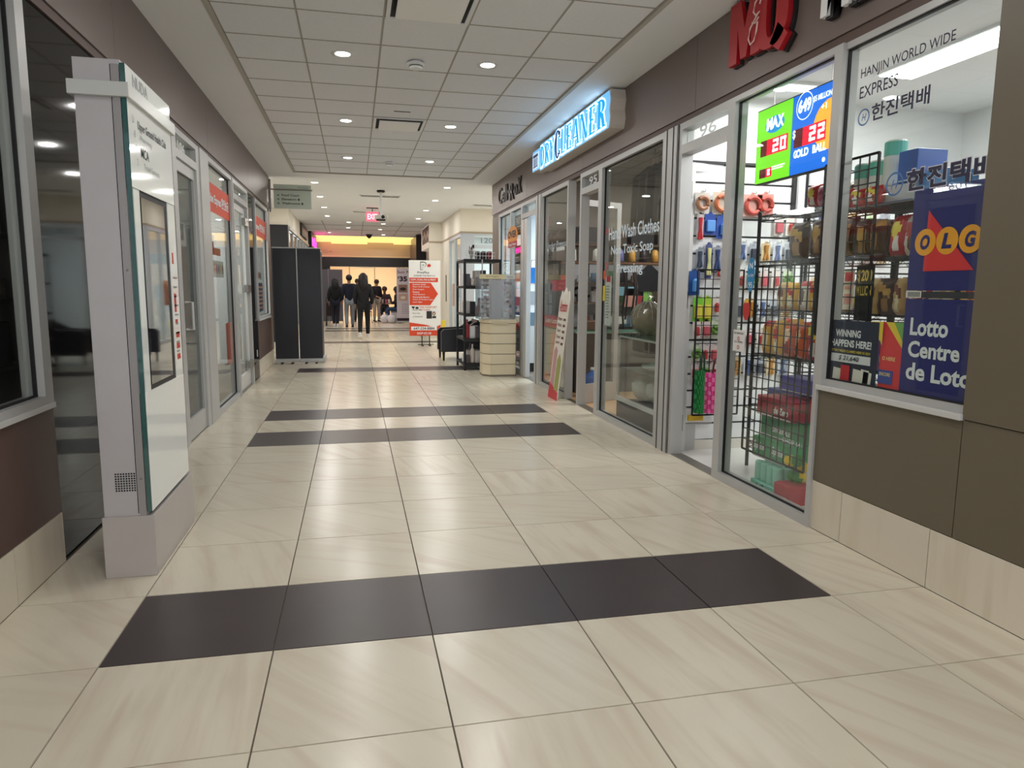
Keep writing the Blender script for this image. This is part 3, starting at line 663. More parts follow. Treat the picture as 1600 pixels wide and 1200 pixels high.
for x0, x1, z0, y in ((-1.75, -.85, 3.18, 29.6), (-.86, .55, 3.1, 29.3), (.55, 1.6, 3.2, 29.6), (1.6, 3.4, 3.12, 29.4)): MB().box(x0, x1, y, y+.1, z0, 3.95).build('lit_cove_panel', my, wb)
arealight('cove_lamp', (.6, 28.6, 3.9), 3.5, 22, (1, .88, .66), wb, size_y=.4)
MB().text('YUDA', -1.45, 2.76, .62, .13, 29.99, .0).build('wall_lettering', mat('faint_letters', (188,150,118)), wb, label='faint raised letters, hardly readable')
fc = struct('wall_food_court', label='warm cream panels at the back of the food court', cat='wall')
mw = mat('warm_panel', (246,214,172), rough=.5)
x = -2.6
while x < 5.4:
    MB().box(x+.01, x+1.18, 35.6, 35.7, 0, 3.2).build('warm_panel', mw, fc)
    MB().box(x-.03, x+.01, 35.57, 35.6, 0, 3.2).build('panel_joint', mat('joint', (170,140,108)), fc); x += 1.2
MB().box(-2.8, 5.5, 30.3, 35.7, 3.2, 3.25).build('food_court_ceiling', MT_OFFW, fc)
MB().box(-2.8, -2.7, 30.3, 35.7, 0, 3.2).build('side_wall', mw, fc); MB().box(5.4, 5.5, 30.3, 35.7, 0, 3.2).build('side_wall', mw, fc)
troffer(.6, 32.6, 3.2, 2.4, 1.2, SHOP_W['far']*2.2, 'warm ceiling light over the food court', (1,.9,.76), 5)
t = thing('food_court_pendant', 'white oval ceiling fixture just inside the food court opening', 'ceiling light', (.5, 31.0, 2.62))
MB().lathe([(.1,-.42),(.45,-.4),(.5,-.34),(.1,-.3)], n=20).build('dish', MT_WHITE, t); MB().tube([(0,0,-.3),(0,0,.58)], .02, 6).build('rod', MT_STEEL, t)
t = thing('grey_partition', 'grey fabric partition standing behind the woman at the stroller', 'partition', (-1.5, 28.4, 0))
for k in range(2): MB().box(k*.53, k*.53+.52, 0, .04, .06, 2.06, c=.006).build('panel', mat('partition_grey', (92,92,98), rough=.8), t)
for k in (0, .53, 1.05): MB().tube([(k,.02,0),(k,.02,2.08)], .014, 8).build('upright', MT_ALU, t)

# ================================================================ SIGNS ON THE WALLS
def P(side_, y, x_off=0): return ((XR if side_ == 'R' else XL)+x_off, y)
# dry cleaner light box
t = thing('dry_cleaner_sign', 'white light box sign with glowing blue DRY CLEANER letters', 'sign', (XR-.012, 9.72, 2.93), -PI/2)
Wd = 3.05
out = [(0,.04),(.36,.03),(.42,0),(Wd-.02,0),(Wd,.03),(Wd+.02,.1),(Wd-.005,.17),(Wd+.02,.27),(Wd-.01,.36),(2.3,.36),(1.36,.36),(1.3,.375),(1.16,.375),(1.1,.34),(.43,.34),(.38,.31),(.02,.31),(0,.28)]
MB().prism(out, -.15, 0).build('sign_box', mat('light_box_side', (206,198,188), rough=.5), t)
b = MB(); b.prism([(x*.985+.02, z*.95+.008) for x, z in out], -.154, -.15); b.build('lit_face', mat('lit_face', (150,205,245), emit=(96,180,238), es=.8), t)
mb_ = mat('neon_blue', (0,150,215), emit=(0,140,218), es=1.1); mw_ = mat('neon_white', (250,255,255), emit=(215,245,255), es=1.7); mn_ = mat('neon_navy', (10,50,110), emit=(14,50,112), es=.6)
SG = [('D',.46,.025,.2,.285), ('R',.68,.025,.22,.285), ('Y',.91,.025,.22,.285), ('C',1.13,.0,.26,.36), ('L',1.40,.025,.2,.31), ('E',1.62,.025,.22,.31), ('A',1.86,.025,.26,.31), ('N',2.13,.025,.28,.31), ('E',2.43,.025,.22,.31), ('R',2.68,.025,.27,.31)]
b = MB()
for ch, x, z, w_, h in SG: b.serif(ch, x+.012, z+.012, w_-.024, h-.024, -.158, -.154, .013)
b.build('letter_outline', mw_, t)
for ch, x, z, w_, h in SG: MB().serif(ch, x+.016, z+.014, w_-.032, h-.028, -.162, -.158).build('letter', mn_ if ch == 'C' else mb_, t, label='dark blue letter C' if ch == 'C' else None)
b = MB(); b.box(.06,.36,-.16,-.155,.06,.27,0); b.build('badge_face', mat('badge_white', (225,235,250), emit=(190,210,240), es=.8), t)
b = MB(); b.box(.09,.33,-.164,-.16,.21,.245).box(.1,.32,-.164,-.16,.08,.095).box(.12,.15,-.164,-.16,.1,.2).box(.19,.22,-.164,-.16,.1,.2).box(.27,.3,-.164,-.16,.1,.2); b.build('badge_mark', C(80,100,150), t)
# phone shop letters
t = thing('phone_shop_lettering', 'black and bronze raised shop name letters on the far end of the fascia', 'sign', (XR-.012, 12.75, 2.88), -PI/2)
x = 0
for ch, w_, h_, z in (('C',.3,.27,-.0), ('e',.2,.17,.0), ('l',.06,.27,0), ('l',.06,.27,0), ('-',.12,.05,.1), ('R',.28,.27,-.04), ('o',.22,.17,0), ('x',.22,.25,0)):
    MB().text(ch, x, z, w_, h_, -.014, .004, ex=.014).build('letter', C(34,26,22), t); x += w_+.045
# M&Q and MART letters
mr_ = mat('sign_red', (176,26,36), rough=.35)
t = thing('red_shop_lettering', 'large red M and Q letters with a script ampersand on the fascia', 'sign', (XR-.012, 4.63, 2.895), -PI/2)
def em(b, x, z, w_, h, y0, y1):
    q = [(0,0),(.27,0),(.27,.55),(.40,.03),(.58,.03),(.72,.55),(.72,0),(1,0),(1,1),(.66,1),(.5,.5),(.33,1),(0,1)]
    return b.prism([(x+u*w_, z+v*h) for u, v in q], y0, y1)
def kew(b, x, z, w_, h, y0, y1):
    b.slabring(x+w_/2, z+h*.54, w_/2, h*.46, w_*.15, h*.33, y0, y1, p=2.6)
    return b.prism([(x+w_*.5, z+h*.13), (x+w_*.78, z-.02*h), (x+w_*1.02, z+h*.14), (x+w_*.72, z+h*.34)], y0, y1)
em(MB(), 0, .0, .38, .39, -.05, -.02).build('letter', mr_, t, label='red letter M')
kew(MB(), .32, -.06, .36, .47, -.053, -.02).build('letter', mr_, t, label='red letter Q')
b = MB(); em(b, .02, -.012, .38, .39, -.02, .0); kew(b, .345, -.075, .36, .47, -.02, 0); b.build('shadow_backing', MT_BLACK, t)
pts = [(.40,.335),(.415,.37),(.39,.385),(.345,.36),(.33,.31),(.36,.28),(.40,.29),(.365,.27),(.30,.22),(.285,.16),(.31,.12),(.35,.13),(.375,.18),(.385,.235)]
b = MB(); b.tube([(u-.02, -.062, v-.06) for u, v in pts], .0055, 6); b.tube([(.30,-.062,.19),(.335,-.062,.175),(.375,-.062,.2)], .0045, 6); b.build('script_ampersand', C(235,205,200), t)
t = thing('white_shop_lettering', 'white MART letters with black shadow beside the red letters', 'sign', (XR-.012, 3.63, 2.865), -PI/2)
x = 0
for ch, w_ in (('M',.23), ('A',.22), ('R',.2), ('T',.2)):
    MB().text(ch, x, 0, w_, .30, -.045, .04, ex=.03).build('letter', MT_WHITE, t); x += w_+.03
MB().text('MART', .02, -.015, x-.03, .30, -.02, .04, ex=.04).build('shadow_backing', MT_BLACK, t)
# hanging direction sign
t = thing('direction_sign', 'frosted glass hanging sign pointing to food court, elevators and washrooms', 'sign', (-1.36, 13.4, 2.76))
MB().box(-.075, -.045, -.03, .03, -.06, .5).build('wall_bracket', MT_STEEL, t)
MB().tube([(-.06,-.015,.33),(.66,-.015,.33)], .011, 8).tube([(-.06,.02,.33),(.66,.02,.33)], .011, 8).build('rail', MT_STEEL, t)
MB().box(0, .64, -.004, .004, 0, .42).build('glass_plate', glass('frosted_glass', (216,224,214), mul=.3, white=.7, rough=.4), t)
b = MB(); tx = C(40,44,42)
for k, (s_, w_) in enumerate((('Food Court', .30), ('Elevators', .25), ('Washrooms', .31))):
    z = .215-.07*k; b.text(s_, .135, z, w_, .04, -.006, .02)
    b.prism([(.055,z),(.066,z),(.078,z+.024),(.09,z),(.1,z),(.084,z+.034),(.072,z+.034)], -.007, -.006)
b.box(.41, .44, -.007, -.006, .145, .18); b.box(.47, .50, -.007, -.006, .075, .108)
b.build('lettering', tx, t, label='dark arrows and words Food Court, Elevators, Washrooms')
MB().text('RUDA', .42, .35, .17, .045, -.006, .004).build('centre_name', C(140,150,142), t)

# ================================================================ KIOSK
t = thing('directory_kiosk', 'slim silver directory pillar with glossy white glass panels and a screen', 'kiosk', (-.965, 3.53, 0), PI/2)
# local: x along corridor (0..0.8), -y toward corridor centre, +y toward the wall
mk = mat('kiosk_grey', (196,192,194), rough=.4, metal=.2, noise=.02); mk2 = mat('kiosk_base', (192,186,184), rough=.35, metal=.25, noise=.02)
MB().box(-.01, .79, -.012, .215, .0, .30, c=.003).build('base', mk2, t)
b = MB(); b.box(.0, .05, .02, .205, .3, 2.35); b.box(.05, .74, .16, .205, .3, 2.35); b.box(.74, .78, .02, .205, .3, 2.35); b.build('column_body', mk, t)
MB().box(-.002, .0, .055, .058, .31, 2.34).build('seam', MT_GASK, t)
MB().box(-.008, -.0, .02, .05, .3, 2.34).build('edge_strip', mat('strip', (165,160,160), rough=.4, metal=.4), t)
mgw = mat('white_glass', (240,244,242), rough=.07, spec=.35); mge = mat('glass_edge', (44,92,90), rough=.08, coat=1.0)
def gp(z0, z1, nm, x0=-.01, x1=.75):
    o = MB().box(x0, x1, -.006, .014, z0, z1).build(nm, mgw, t)
    MB().box(x0-.002, x0, -.006, .016, z0, z1).build('green_edge', mge, o); MB().box(x0, x1, -.0062, .016, z0-.002, z0).build('green_edge', mge, o)
    return o
gp(.32, .885, 'lower_glass_panel'); p_ = gp(1.82, 2.345, 'upper_glass_panel')
MB().box(-.03, .80, -.02, .225, 2.20, 2.262, c=.003).build('header_band', mat('band', (205,208,204), rough=.3), t)
MB().box(.01, .1, -.004, .012, .885, 1.82).build('white_margin', mgw, t); MB().box(.60, .75, -.004, .012, .885, 1.82).build('white_margin', mgw, t)
MB().box(-.012, -.01, -.006, .014, .885, 1.82).build('green_edge', mge, t); MB().box(0, .78, .017, .205, 2.35, 2.36).build('top_cap', mk, t)
MB().box(.1, .6, .0, .02, .885, 1.82).build('screen_bezel', MT_BLACK, t)
MB().box(.125, .53, -.003, .0, .91, 1.79).build('screen', mat('kiosk_screen', (22,26,38), rough=.03, coat=1.0, spec=.8), t)
b = MB()
for x, z, l, h in ((.64,1.24,.04,.1), (.64,1.18,.05,.02), (.64,1.10,.07,.03), (.64,1.04,.07,.03), (.64,.98,.07,.03), (.64,1.5,.03,.06)):
    b.box(x, x+l, -.005, -.004, z, z+h)
b.build('red_print', C(200,60,50), t)
b = MB()
for k in range(9): b.box(.64, .72-.01*(k % 3), -.005, -.004, 1.42-.05*k, 1.43-.05*k)
b.build('grey_print', C(150,150,150), t)
b = MB(); b.text('NUDA', .09, 2.272, .24, .055, -.0075, .02).build('brand_lettering', C(150,155,152), t)
b = MB(); b.text('Upper Ground Health Club', .13, 2.085, .50, .05, -.0075, .02).text('MCA', .16, 1.975, .13, .045, -.0075, .012); b.build('lettering', C(60,64,62), t)
b = MB(); b.text('Pharmacy', .16, 2.045, .2, .03, -.0075, .0).text('Travel Services', .2, 1.925, .27, .03, -.0075, 0).text('U', .05, 2.11, .025, .035, -.0075, 0).text('B', .07, 2.05, .02, .03, -.0075, 0).text('G', .08, 1.99, .02, .03, -.0075, 0).text('2', .09, 1.93, .02, .03, -.0075, 0)
b.build('faint_lettering', C(165,170,168), t)
b = MB()
for i in range(8):
    for j in range(8): b.box(-.002, -.0, .062+.0115*i, .069+.0115*i, .42+.0115*j, .427+.0115*j)
b.build('speaker_holes', MT_GASK, t)
for z in (.48, 1.45): MB().ball(-.008, .035, z, .004, .006, .006, 8, 5).build('screw', MT_STEEL, t)

# ================================================================ LEFT WINDOW GRAPHICS (local x = y - y0)
mo_ = mat('banner_orange', (222,84,58), rough=.6)
b = MB(); b.box(.05, 1.41, .014, .019, 2.17, 2.47).build('orange_banner', mo_, w7, label='orange strip with white words Express and characters')
MB().text('Golden Express 환전송금', -.0+.06, 2.24, 1.3, .14, .012, .03).build('banner_lettering', MT_LETW, w7)
b = MB(); b.box(.05, 1.49, .014, .019, 2.17, 2.47).build('orange_banner', mo_, w8, label='orange strip with white lettering')
MB().text('Express 환전송금', .1, 2.24, 1.3, .14, .012, .03).build('banner_lettering', MT_LETW, w8)
b = MB(); b.box(.12, .95, .03, .034, 1.48, 1.66); b.build('flag_poster', C(238,236,230), w7)
for k, c_ in enumerate(((150,40,50), (40,50,120), (200,120,40), (170,40,40), (30,60,130), (180,150,60), (90,30,70))): MB().disc(.19+.115*k, 1.57, .026, .055, .029, 12).build('oval_flag', C(*c_), w7)
MB().box(.12, .42, .03, .034, 1.72, 1.86).build('red_sticker', C(160,30,60), w7); MB().box(.44, .8, .03, .034, 1.72, 1.8).build('orange_sticker', C(225,120,60), w7)
b = MB(); b.box(.95, 1.35, .03, .034, .45, .95).build('orange_reflection_patch', C(205,92,66), w7)  # flat orange patch painting in a reflection on the glass
b = MB(); b.box(.2, .9, .03, .034, 1.5, 1.62).build('flag_poster', C(238,236,230), w8)
for k, c_ in enumerate(((40,50,120), (200,120,40), (170,40,40), (30,60,130))): MB().disc(.3+.15*k, 1.56, .045, .045, .029, 12).build('oval_flag', C(*c_), w8)
MB().box(.2, .95, .03, .034, .98, 1.44).build('blue_poster', C(84,104,160), w8)
b = MB()
for k in range(6): b.box(.25, .9, .028, .03, 1.03+.065*k, 1.06+.065*k)
b.build('poster_rows', C(214,150,110), w8)
MB().box(.05, .12, .03, .036, 1.5, 1.9).build('blue_sticker', C(120,180,210), d5)
t = thing('office_partition', 'grey fabric office screen seen through the orange banner window', 'partition', (-1.95, 7.95, 0), PI/2)
MB().box(0, 1.3, 0, .05, .05, 1.83, c=.006).build('fabric_panel', mat('screen_grey', (112,118,124), rough=.9), t)
MB().box(0, 1.3, -.002, .052, 1.83, 1.86).build('top_rail', MT_ALU, t)
for x in (.1, 1.2): MB().box(x-.02, x+.02, -.2, .25, 0, .05).build('foot', MT_ALU, t)
t = thing('office_wall_cabinet', 'cream overhead cabinet on the office wall', 'cabinet', (-2.6, 8.4, 1.98), PI/2)
MB().box(0, 3, 0, .4, 0, .35, c=.004).build('body', mat('cab_cream', (232,220,186), rough=.5), t)
for k in range(3): MB().box(k+.01, k+.99, -.02, 0, .01, .34).build('door', mat('cab_cream', (232,220,186)), t)
t = thing('office_desk', 'white desk with papers inside the office', 'desk', (-2.3, 9.4, 0), PI/2)
MB().box(0, 1.4, -.1, .6, .7, .74).build('top', MT_OFFW, t)
for x in (.02, 1.36): MB().box(x, x+.04, -.1, .6, 0, .7).build('side', MT_OFFW, t)
tag(MB().box(0, .3, 0, .22, 0, .18, c=.01).build('desk_printer', C(200,200,200), None, (-2.2, 9.6, .74)), 'small grey printer on the office desk', 'printer')
# near dark shop: dim shelves seen through the glass
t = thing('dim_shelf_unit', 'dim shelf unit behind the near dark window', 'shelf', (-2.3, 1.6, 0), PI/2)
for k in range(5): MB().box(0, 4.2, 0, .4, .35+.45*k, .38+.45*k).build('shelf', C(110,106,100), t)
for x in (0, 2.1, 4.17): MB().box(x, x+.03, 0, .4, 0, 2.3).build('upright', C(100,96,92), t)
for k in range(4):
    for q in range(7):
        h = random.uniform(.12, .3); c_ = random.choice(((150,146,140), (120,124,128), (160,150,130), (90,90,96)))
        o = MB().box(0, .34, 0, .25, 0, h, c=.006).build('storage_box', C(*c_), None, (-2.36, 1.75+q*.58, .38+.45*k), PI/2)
        tag(o, '%s storage box in the dim near shop, %s shelf, %s along' % ({150: 'grey', 120: 'blue-grey', 160: 'tan', 90: 'dark'}[c_[0]], ['lowest', 'second', 'third', 'top'][k], words[q] if q else 'first'), 'box', 'boxes on the dim shelves, ' + {150: 'grey', 120: 'blue-grey', 160: 'tan', 90: 'dark'}[c_[0]])

# ================================================================ ROLL-UP BANNERS
def rollup(loc, w_, h, label, m, rz=0, base=.085, feet=True):
    t = thing('roll_up_banner', label, 'banner', loc, rz)
    MB().box(0, w_, -base/2, base/2, .02, .085, c=.01).build('cassette', MT_ALU, t)
    MB().box(.008, w_-.008, -.002, .002, .085, h).build('banner_sheet', m, t)
    MB().box(0, w_, -.012, .012, h, h+.022, c=.003).build('top_rail', MT_ALU, t)
    MB().tube([(w_/2,.02,.08),(w_/2,.02,h)], .009, 6).build('pole', MT_ALU, t)
    for x in (.12, w_-.12) if feet else (): MB().box(x-.02, x+.02, -.14, .14, 0, .02, c=.004).build('foot', MT_BLACK, t)
    return t
mbk = mat('banner_black', (36,38,46), rough=.55)
rollup((-1.42, 13.3, 0), .42, 2.06, 'plain black roll-up banner next to the wall end', mbk)
rollup((-1.0, 13.3, 0), .42, 2.06, 'plain black roll-up banner on the corridor side of its twin', mbk)
t = rollup((-.60, 13.38, 0), .85, 2.02, 'black roll-up banner seen edge-on behind the twin banners', mbk, PI/2, feet=False)
t = rollup((1.6, 27.9, 0), .9, 2.12, 'pale roll-up banner with eyebrow pictures and price 35', mat('banner_lilac', (214,206,212), rough=.6))
b = MB(); b.text('Sun Nails', .04, 1.93, .75, .11, -.004, .01); b.build('brand_lettering', C(110,20,40), t)
MB().text('35', .12, 1.62, .3, .2, -.004, .05).text('$', .05, 1.72, .06, .1, -.004, .02).build('price_lettering', C(50,16,40), t)
MB().box(.08, .42, -.004, -.002, 1.2, 1.5).build('eye_picture', C(150,116,100), t); MB().disc(.25, 1.33, .12, .06, -.005).build('eye', C(40,26,24), t)
MB().box(.08, .42, -.004, -.002, .88, 1.14).build('face_picture', C(206,170,150), t); MB().disc(.25, 1.0, .1, .06, -.005).build('flower', C(236,226,210), t)
MB().lines(.2, .75, .55, 6, .07, .015, -.003).build('small_print', C(130,110,120), t); MB().box(.008, .892, -.004, -.002, .09, .2).build('dark_footer', C(40,30,36), t)
# orange print-shop stand
t = thing('print_shop_stand', 'tall white and orange print service board on a black floor stand', 'sign', (1.27, 17.0, 0))
MB().box(0, .75, -.008, .008, .24, 2.03).build('board', C(238,238,236), t)
mo2 = C(216,70,36)
b = MB(); b.box(.01, .69, -.011, -.008, 1.52, 1.62); b.prism([(.01,.97),(.5,.97),(.69,1.24),(.52,1.5),(.01,1.5)], -.011, -.008)
b.prism([(0,.24),(.745,.24),(.745,.5),(.6,.44),(.4,.5),(.2,.53),(.0,.56)], -.011, -.008); b.build('orange_fields', mo2, t)
MB().box(.04, .66, -.013, -.011, .37, .46).build('phone_strip', C(240,240,240), t)
b = MB(); b.text('PrintPlus', .2, 1.72, .28, .05, -.0095, .015).text('INTERNET THE PRINT CO', .12, 1.65, .5, .035, -.0095, .01); b.text('647-234-8884', .1, .385, .5, .06, -.014, .02)
b.text('PASSPORT', .08, .84, .22, .03, -.0095, .005).text('PR & VISA', .08, .76, .18, .03, -.0095, .005).text('CITIZENSHIP', .08, .68, .24, .03, -.0095, .005)
b.build('dark_lettering', C(50,46,60), t)
b = MB(); b.text('COPY, SCAN, FAX & PRINT', .04, 1.545, .6, .05, -.0125, .02)
for k, s_ in enumerate(('Business Cards', 'Flyers & Brochures', 'Door Hangers', 'Posters', 'Vinyl Banners', 'Retractable Banner', 'Indoor & Outdoor Signs', 'Lawn Signs')):
    b.text(s_, .09, 1.445-.06*k, .022*len(s_), .036, -.0125, .012)
b.text('SHOP NO.120', .18, .27, .34, .055, -.0125, .02); b.build('white_lettering', MT_LETW, t)
b = MB(); b.text('VISA PASSPORT', .24, .9, .42, .045, -.0095, .015).text('PICTURES', .24, .84, .26, .04, -.0095, .015); b.build('orange_lettering', C(200,90,60), t)
b = MB(); b.text('P', .27, 1.8, .15, .2, -.0095, .05); b.build('logo_letter', C(60,50,60), t); MB().text('P', .285, 1.81, .12, .17, -.011, .02).build('logo_inner', C(238,238,236), t); MB().prism([(.43,1.9),(.46,1.87),(.51,1.88),(.53,1.91),(.5,1.95),(.45,1.94)], -.011, -.009).build('logo_leaf', C(200,60,40), t)
b = MB(); b.box(.41, .54, -.0115, -.009, .65, .83).disc(.59, .77, .04, .05, -.0095).box(.55, .64, -.0115, -.009, .66, .71); b.box(.06, .13, -.0115, -.009, .9, .94).box(.15, .22, -.0115, -.009, .88, .93).box(.09,.11,-.0115,-.009,.87,.9); b.build('passport_picture', C(36,32,34), t)
MB().disc(.59, .765, .025, .035, -.0115).build('portrait_face', C(220,180,150), t)
for x in (.3, .48): MB().box(x-.012, x+.012, .012, .03, .02, .9).build('upright', MT_BLACK, t)
for x in (.3, .48): MB().box(x-.02, x+.02, -.2, .22, 0, .02).build('foot', MT_BLACK, t)
MB().box(.2, .58, -.02, .02, .02, .035).build('crossbar', MT_BLACK, t)
# ================================================================ CONVENIENCE SHOP WINDOW GRAPHICS
# local x on window 1 = 3.58 - y
mnav = mat('vinyl_navy', (34,32,62), rough=.5)
b = MB(); b.text('HANJIN WORLD WIDE', .20, 2.475, .60, .062, .018, .006).text('EXPRESS', .20, 2.385, .27, .06, .018, .006)
b.text('한진택배', .30, 2.25, .38, .085, .018, .02)
b.build('courier_lettering', mnav, w1, loc=(-.06,0,0), label='dark courier lettering HANJIN WORLD WIDE EXPRESS with Hangul name')
b = MB(); b.ring(.245, 2.285, .043, .035, .018).text('H', .228, 2.268, .034, .034, .018, .01, shear=.3); b.build('round_emblem', mat('vinyl_blue', (70,110,160)), w1, loc=(-.06,0,0), label='blue ring emblem with letter H')
MB().text('한진택배', .58, 1.856, .50, .112, .014, .055).build('lettering_outline', C(214,214,222), w1, loc=(-.06,0,0))
MB().text('한진택배', .585, 1.861, .49, .102, .012, .03).build('large_courier_lettering', mnav, w1, loc=(-.06,0,0), label='large navy Hangul courier name with pale outline')
b = MB(); b.ring(.505, 1.91, .058, .048, .016).text('H', .48, 1.887, .05, .046, .016, .012, shear=.3); b.build('large_round_emblem', mat('vinyl_blue', (70,110,160)), w1, loc=(-.06,0,0), label='larger blue ring emblem with letter H')
# lottery posters fixed inside the glass
mol = mat('poster_navy', (26,30,112), rough=.5)
t = thing('lottery_poster', 'tall navy poster with OLG balls on a red triangle inside the raised window', 'poster', (XR+.034, 2.96, .88), -PI/2); t.scale = (1.1, 1, 1)
MB().box(0, .395, 0, .004, .51, .985).build('upper_sheet', mol, t); MB().box(0, .395, 0, .004, 0, .47).build('lower_sheet', mol, t)
MB().prism([(.085,.60),(.34,.60),(.09,.88)], -.003, 0).build('red_triangle', mat('poster_red', (222,48,54), rough=.5), t)
b = MB()
for x in (.085, .2, .315): b.disc(x, .735, .056, .062, -.003, 28)
b.build('golden_balls', mat('poster_gold', (244,170,40), rough=.45), t)
b = MB()
for x, c_ in ((.085,'O'), (.2,'L'), (.315,'G')): b.text(c_, x-.026, .70, .052, .07, -.0055, .05, shear=.15)
b.build('ball_letters', mol, t, label='letters O L G')
b = MB(); b.text('Lotto', .04, .295, .205, .085, -.002, .03).text('Centre', .038, .19, .275, .08, -.002, .03).text('de Loto', .036, .08, .345, .085, -.002, .03)
b.build('white_lettering', MT_LETW, t, label='white words Lotto Centre de Loto')
MB().box(.0, .395, .004, .009, .475, .505).build('rail_strip', C(52,52,60), t)
b = MB(); b.box(0, .085, -.003, 0, .475, .508)
b.build('barcode_card', C(226,226,222), t)
b = MB()
for k in range(8): b.box(.012+.009*k, .012+.009*k+.004, -.004, -.003, .48, .503)
b.build('barcode_stripes', C(40,40,44), t)
t = thing('winning_poster', 'dark blue poster reading WINNING HAPPENS HERE in the lower corner of the raised window', 'poster', (XR+.034, 3.525, .885), -PI/2)
MB().box(0, .4, 0, .003, 0, .34).build('sheet', mat('poster_slate', (38,44,66), rough=.5), t)
b = MB(); b.text('WINNING', .07, .25, .2, .04, -.001, .03).text('HAPPENS HERE!', .035, .195, .32, .04, -.001, .03); b.build('white_lettering', MT_LETW, t)
MB().text('LOTTERY PRIZES CLAIMED HERE IN 2019', .03, .165, .32, .014, -.001, .02).build('yellow_lettering', C(220,200,60), t)
MB().box(.03, .355, -.002, 0, .11, .155).build('amount_strip', C(220,222,226), t); MB().text('$ 21,640', .11, .118, .16, .03, -.004, .012, shear=.2).build('amount', C(30,34,50), t)
b = MB()
for x, z, h in ((.06,.0,.075), (.22,.0,.08), (.28,.0,.085), (.3,.0,.075)): b.rbox(x+.04, -.002, z+h/2, .06, .002, h, (0,.08,0))
b.build('ticket_papers', C(226,224,214), t)
MB().rbox(.17, -.004, .05, .07, .002, .09).build('red_ticket', C(200,40,50), t)
MB().box(-.005, .41, -.004, .004, -.012, .004).build('holder_rail', MT_ALU, t); MB().box(0, .035, -.003, 0, .305, .34).build('orange_tab', C(230,120,50), t)
t = thing('encore_poster', 'red poster with yellow and green corner between the two navy posters', 'poster', (XR+.046, 3.12, .87), -PI/2)
MB().box(0, .165, 0, .003, 0, .36).build('sheet', mat('poster_red', (222,48,54)), t)
b = MB(); b.prism([(-.06,.36),(.02,.36),(.02,.24)], -.0105, -.0095); b.prism([(.03,.36),(.163,.36),(.163,.22)], -.003, 0); b.build('yellow_corner', C(232,204,50), t)
b = MB(); b.prism([(.09,.36),(.163,.36),(.163,.25)], -.005, -.003); b.build('green_corner', C(110,170,80), t)
MB().box(.0, .1, -.003, 0, .045, .115).build('blue_badge', C(40,70,160), t); b = MB(); b.text('ENCORE', .012, .085, .075, .018, -.005, .02).text('O HERE', .02, .165, .09, .02, -.002, .02); b.build('white_lettering', C(240,220,150), t)
b = MB()
t = thing('jackpot_card', 'black and gold $200 million card hanging inside the raised window', 'poster', (XR+.15, 3.57, 1.24), -PI/2)
MB().box(.10, .24, 0, .003, -.02, .29).build('card', C(28,26,26), t)
b = MB(); b.text('$200', .112, .19, .115, .075, -.002, .03).text('MILLION', .112, .12, .115, .055, -.002, .02); b.build('gold_lettering', C(214,190,90), t)
MB().box(.0, .085, 0, .003, .04, .27).build('tall_price_card', C(236,226,200), t)
b = MB(); b.box(.01, .075, -.002, 0, .2, .25); b.build('red_block', C(214,40,50), t)
b = MB(); b.box(.01,.075,-.002,0,.155,.175).box(.01,.075,-.002,0,.07,.13); b.build('price_rows', C(224,160,140), t)
# window 2 stickers: local x = 4.62 - y
b = MB(); b.disc(.285, 1.49, .045, .115, .018, 24); b.build('blue_oval_sticker', C(30,130,185), w2); b = MB(); b.text('N', .265, 1.53, .04, .04, .0155, .02).text('95', .262, 1.40, .045, .04, .0155, .01).text('v.s. team', .25, 1.475, .07, .02, .0155, .0); b.build('sticker_lettering', MT_LETW, w2)
MB().disc(.25, 1.255, .042, .075, .018, 20).build('red_oval_sticker', C(190,50,46), w2); MB().box(.225, .275, .0155, .0165, 1.3, 1.325).build('sticker_cap', C(232,190,60), w2)
MB().box(.1, .25, .0155, .018, .96, 1.11).build('white_notice', C(226,226,224), w2)
b = MB(); b.text('NO SMOKING', .112, 1.08, .12, .014, .0145, .01).text('NO VAPING', .12, 1.02, .11, .014, .0145, .01); b.build('notice_lettering', C(60,50,50), w2)
b = MB(); b.ring(.175, 1.05, .014, .009, .0145).ring(.175, .99, .014, .009, .0145); b.build('red_rings', C(190,40,40), w2)
MB().text('SHOP 641', .75, .44, .2, .03, .018, .008).build('number_lettering', C(200,205,205), w2)
# LED lottery sign
t = thing('lottery_jackpot_sign', 'lit double jackpot board, green MAX and blue 649, hanging inside the full-height window', 'sign', (2.80, 4.645, 2.13), -PI/2)
MB().box(-.008, .816, 0, .04, -.008, .498).build('housing', MT_BLACK, t)
mg_ = mat('led_green', (120,215,40), emit=(112,215,32), es=1.15); mbl = mat('led_blue', (10,110,215), emit=(6,100,215), es=1.15)
MB().box(0, .402, -.003, 0, 0, .49).build('green_face', mg_, t); MB().box(.408, .808, -.003, 0, 0, .49).build('blue_face', mbl, t)
mwl = mat('led_white', (255,255,255), emit=(250,252,255), es=1.5); mor = mat('led_orange', (255,170,60), emit=(255,165,50), es=1.2)
moon = [(.808,.13),(.808,.37)]+[(.808-.155*math.sin(PI*k/12)*.98, .25+.125*math.cos(PI*k/12)) for k in range(1, 12)]
b = MB(); b.prism([(.808,.10)]+[(.80-.17*math.sin(PI*(12-k)/12), .25-.0+.15*math.cos(PI*(12-k)/12)) for k in range(1, 12)][::1]+[(.808,.40)][::1], -.004, -.003); b.build('gold_ball_face', mor, t)
b = MB(); b.text('M', .115, .34, .07, .08, -.006, .05).text('A', .18, .345, .07, .075, -.006, .05).text('X', .245, .34, .07, .08, -.006, .05); b.build('max_outline', mwl, t)
MB().disc(.21, .37, .11, .055, -.004).build('blue_blob', mat('led_cyan', (40,150,220), emit=(30,140,220), es=1), t)
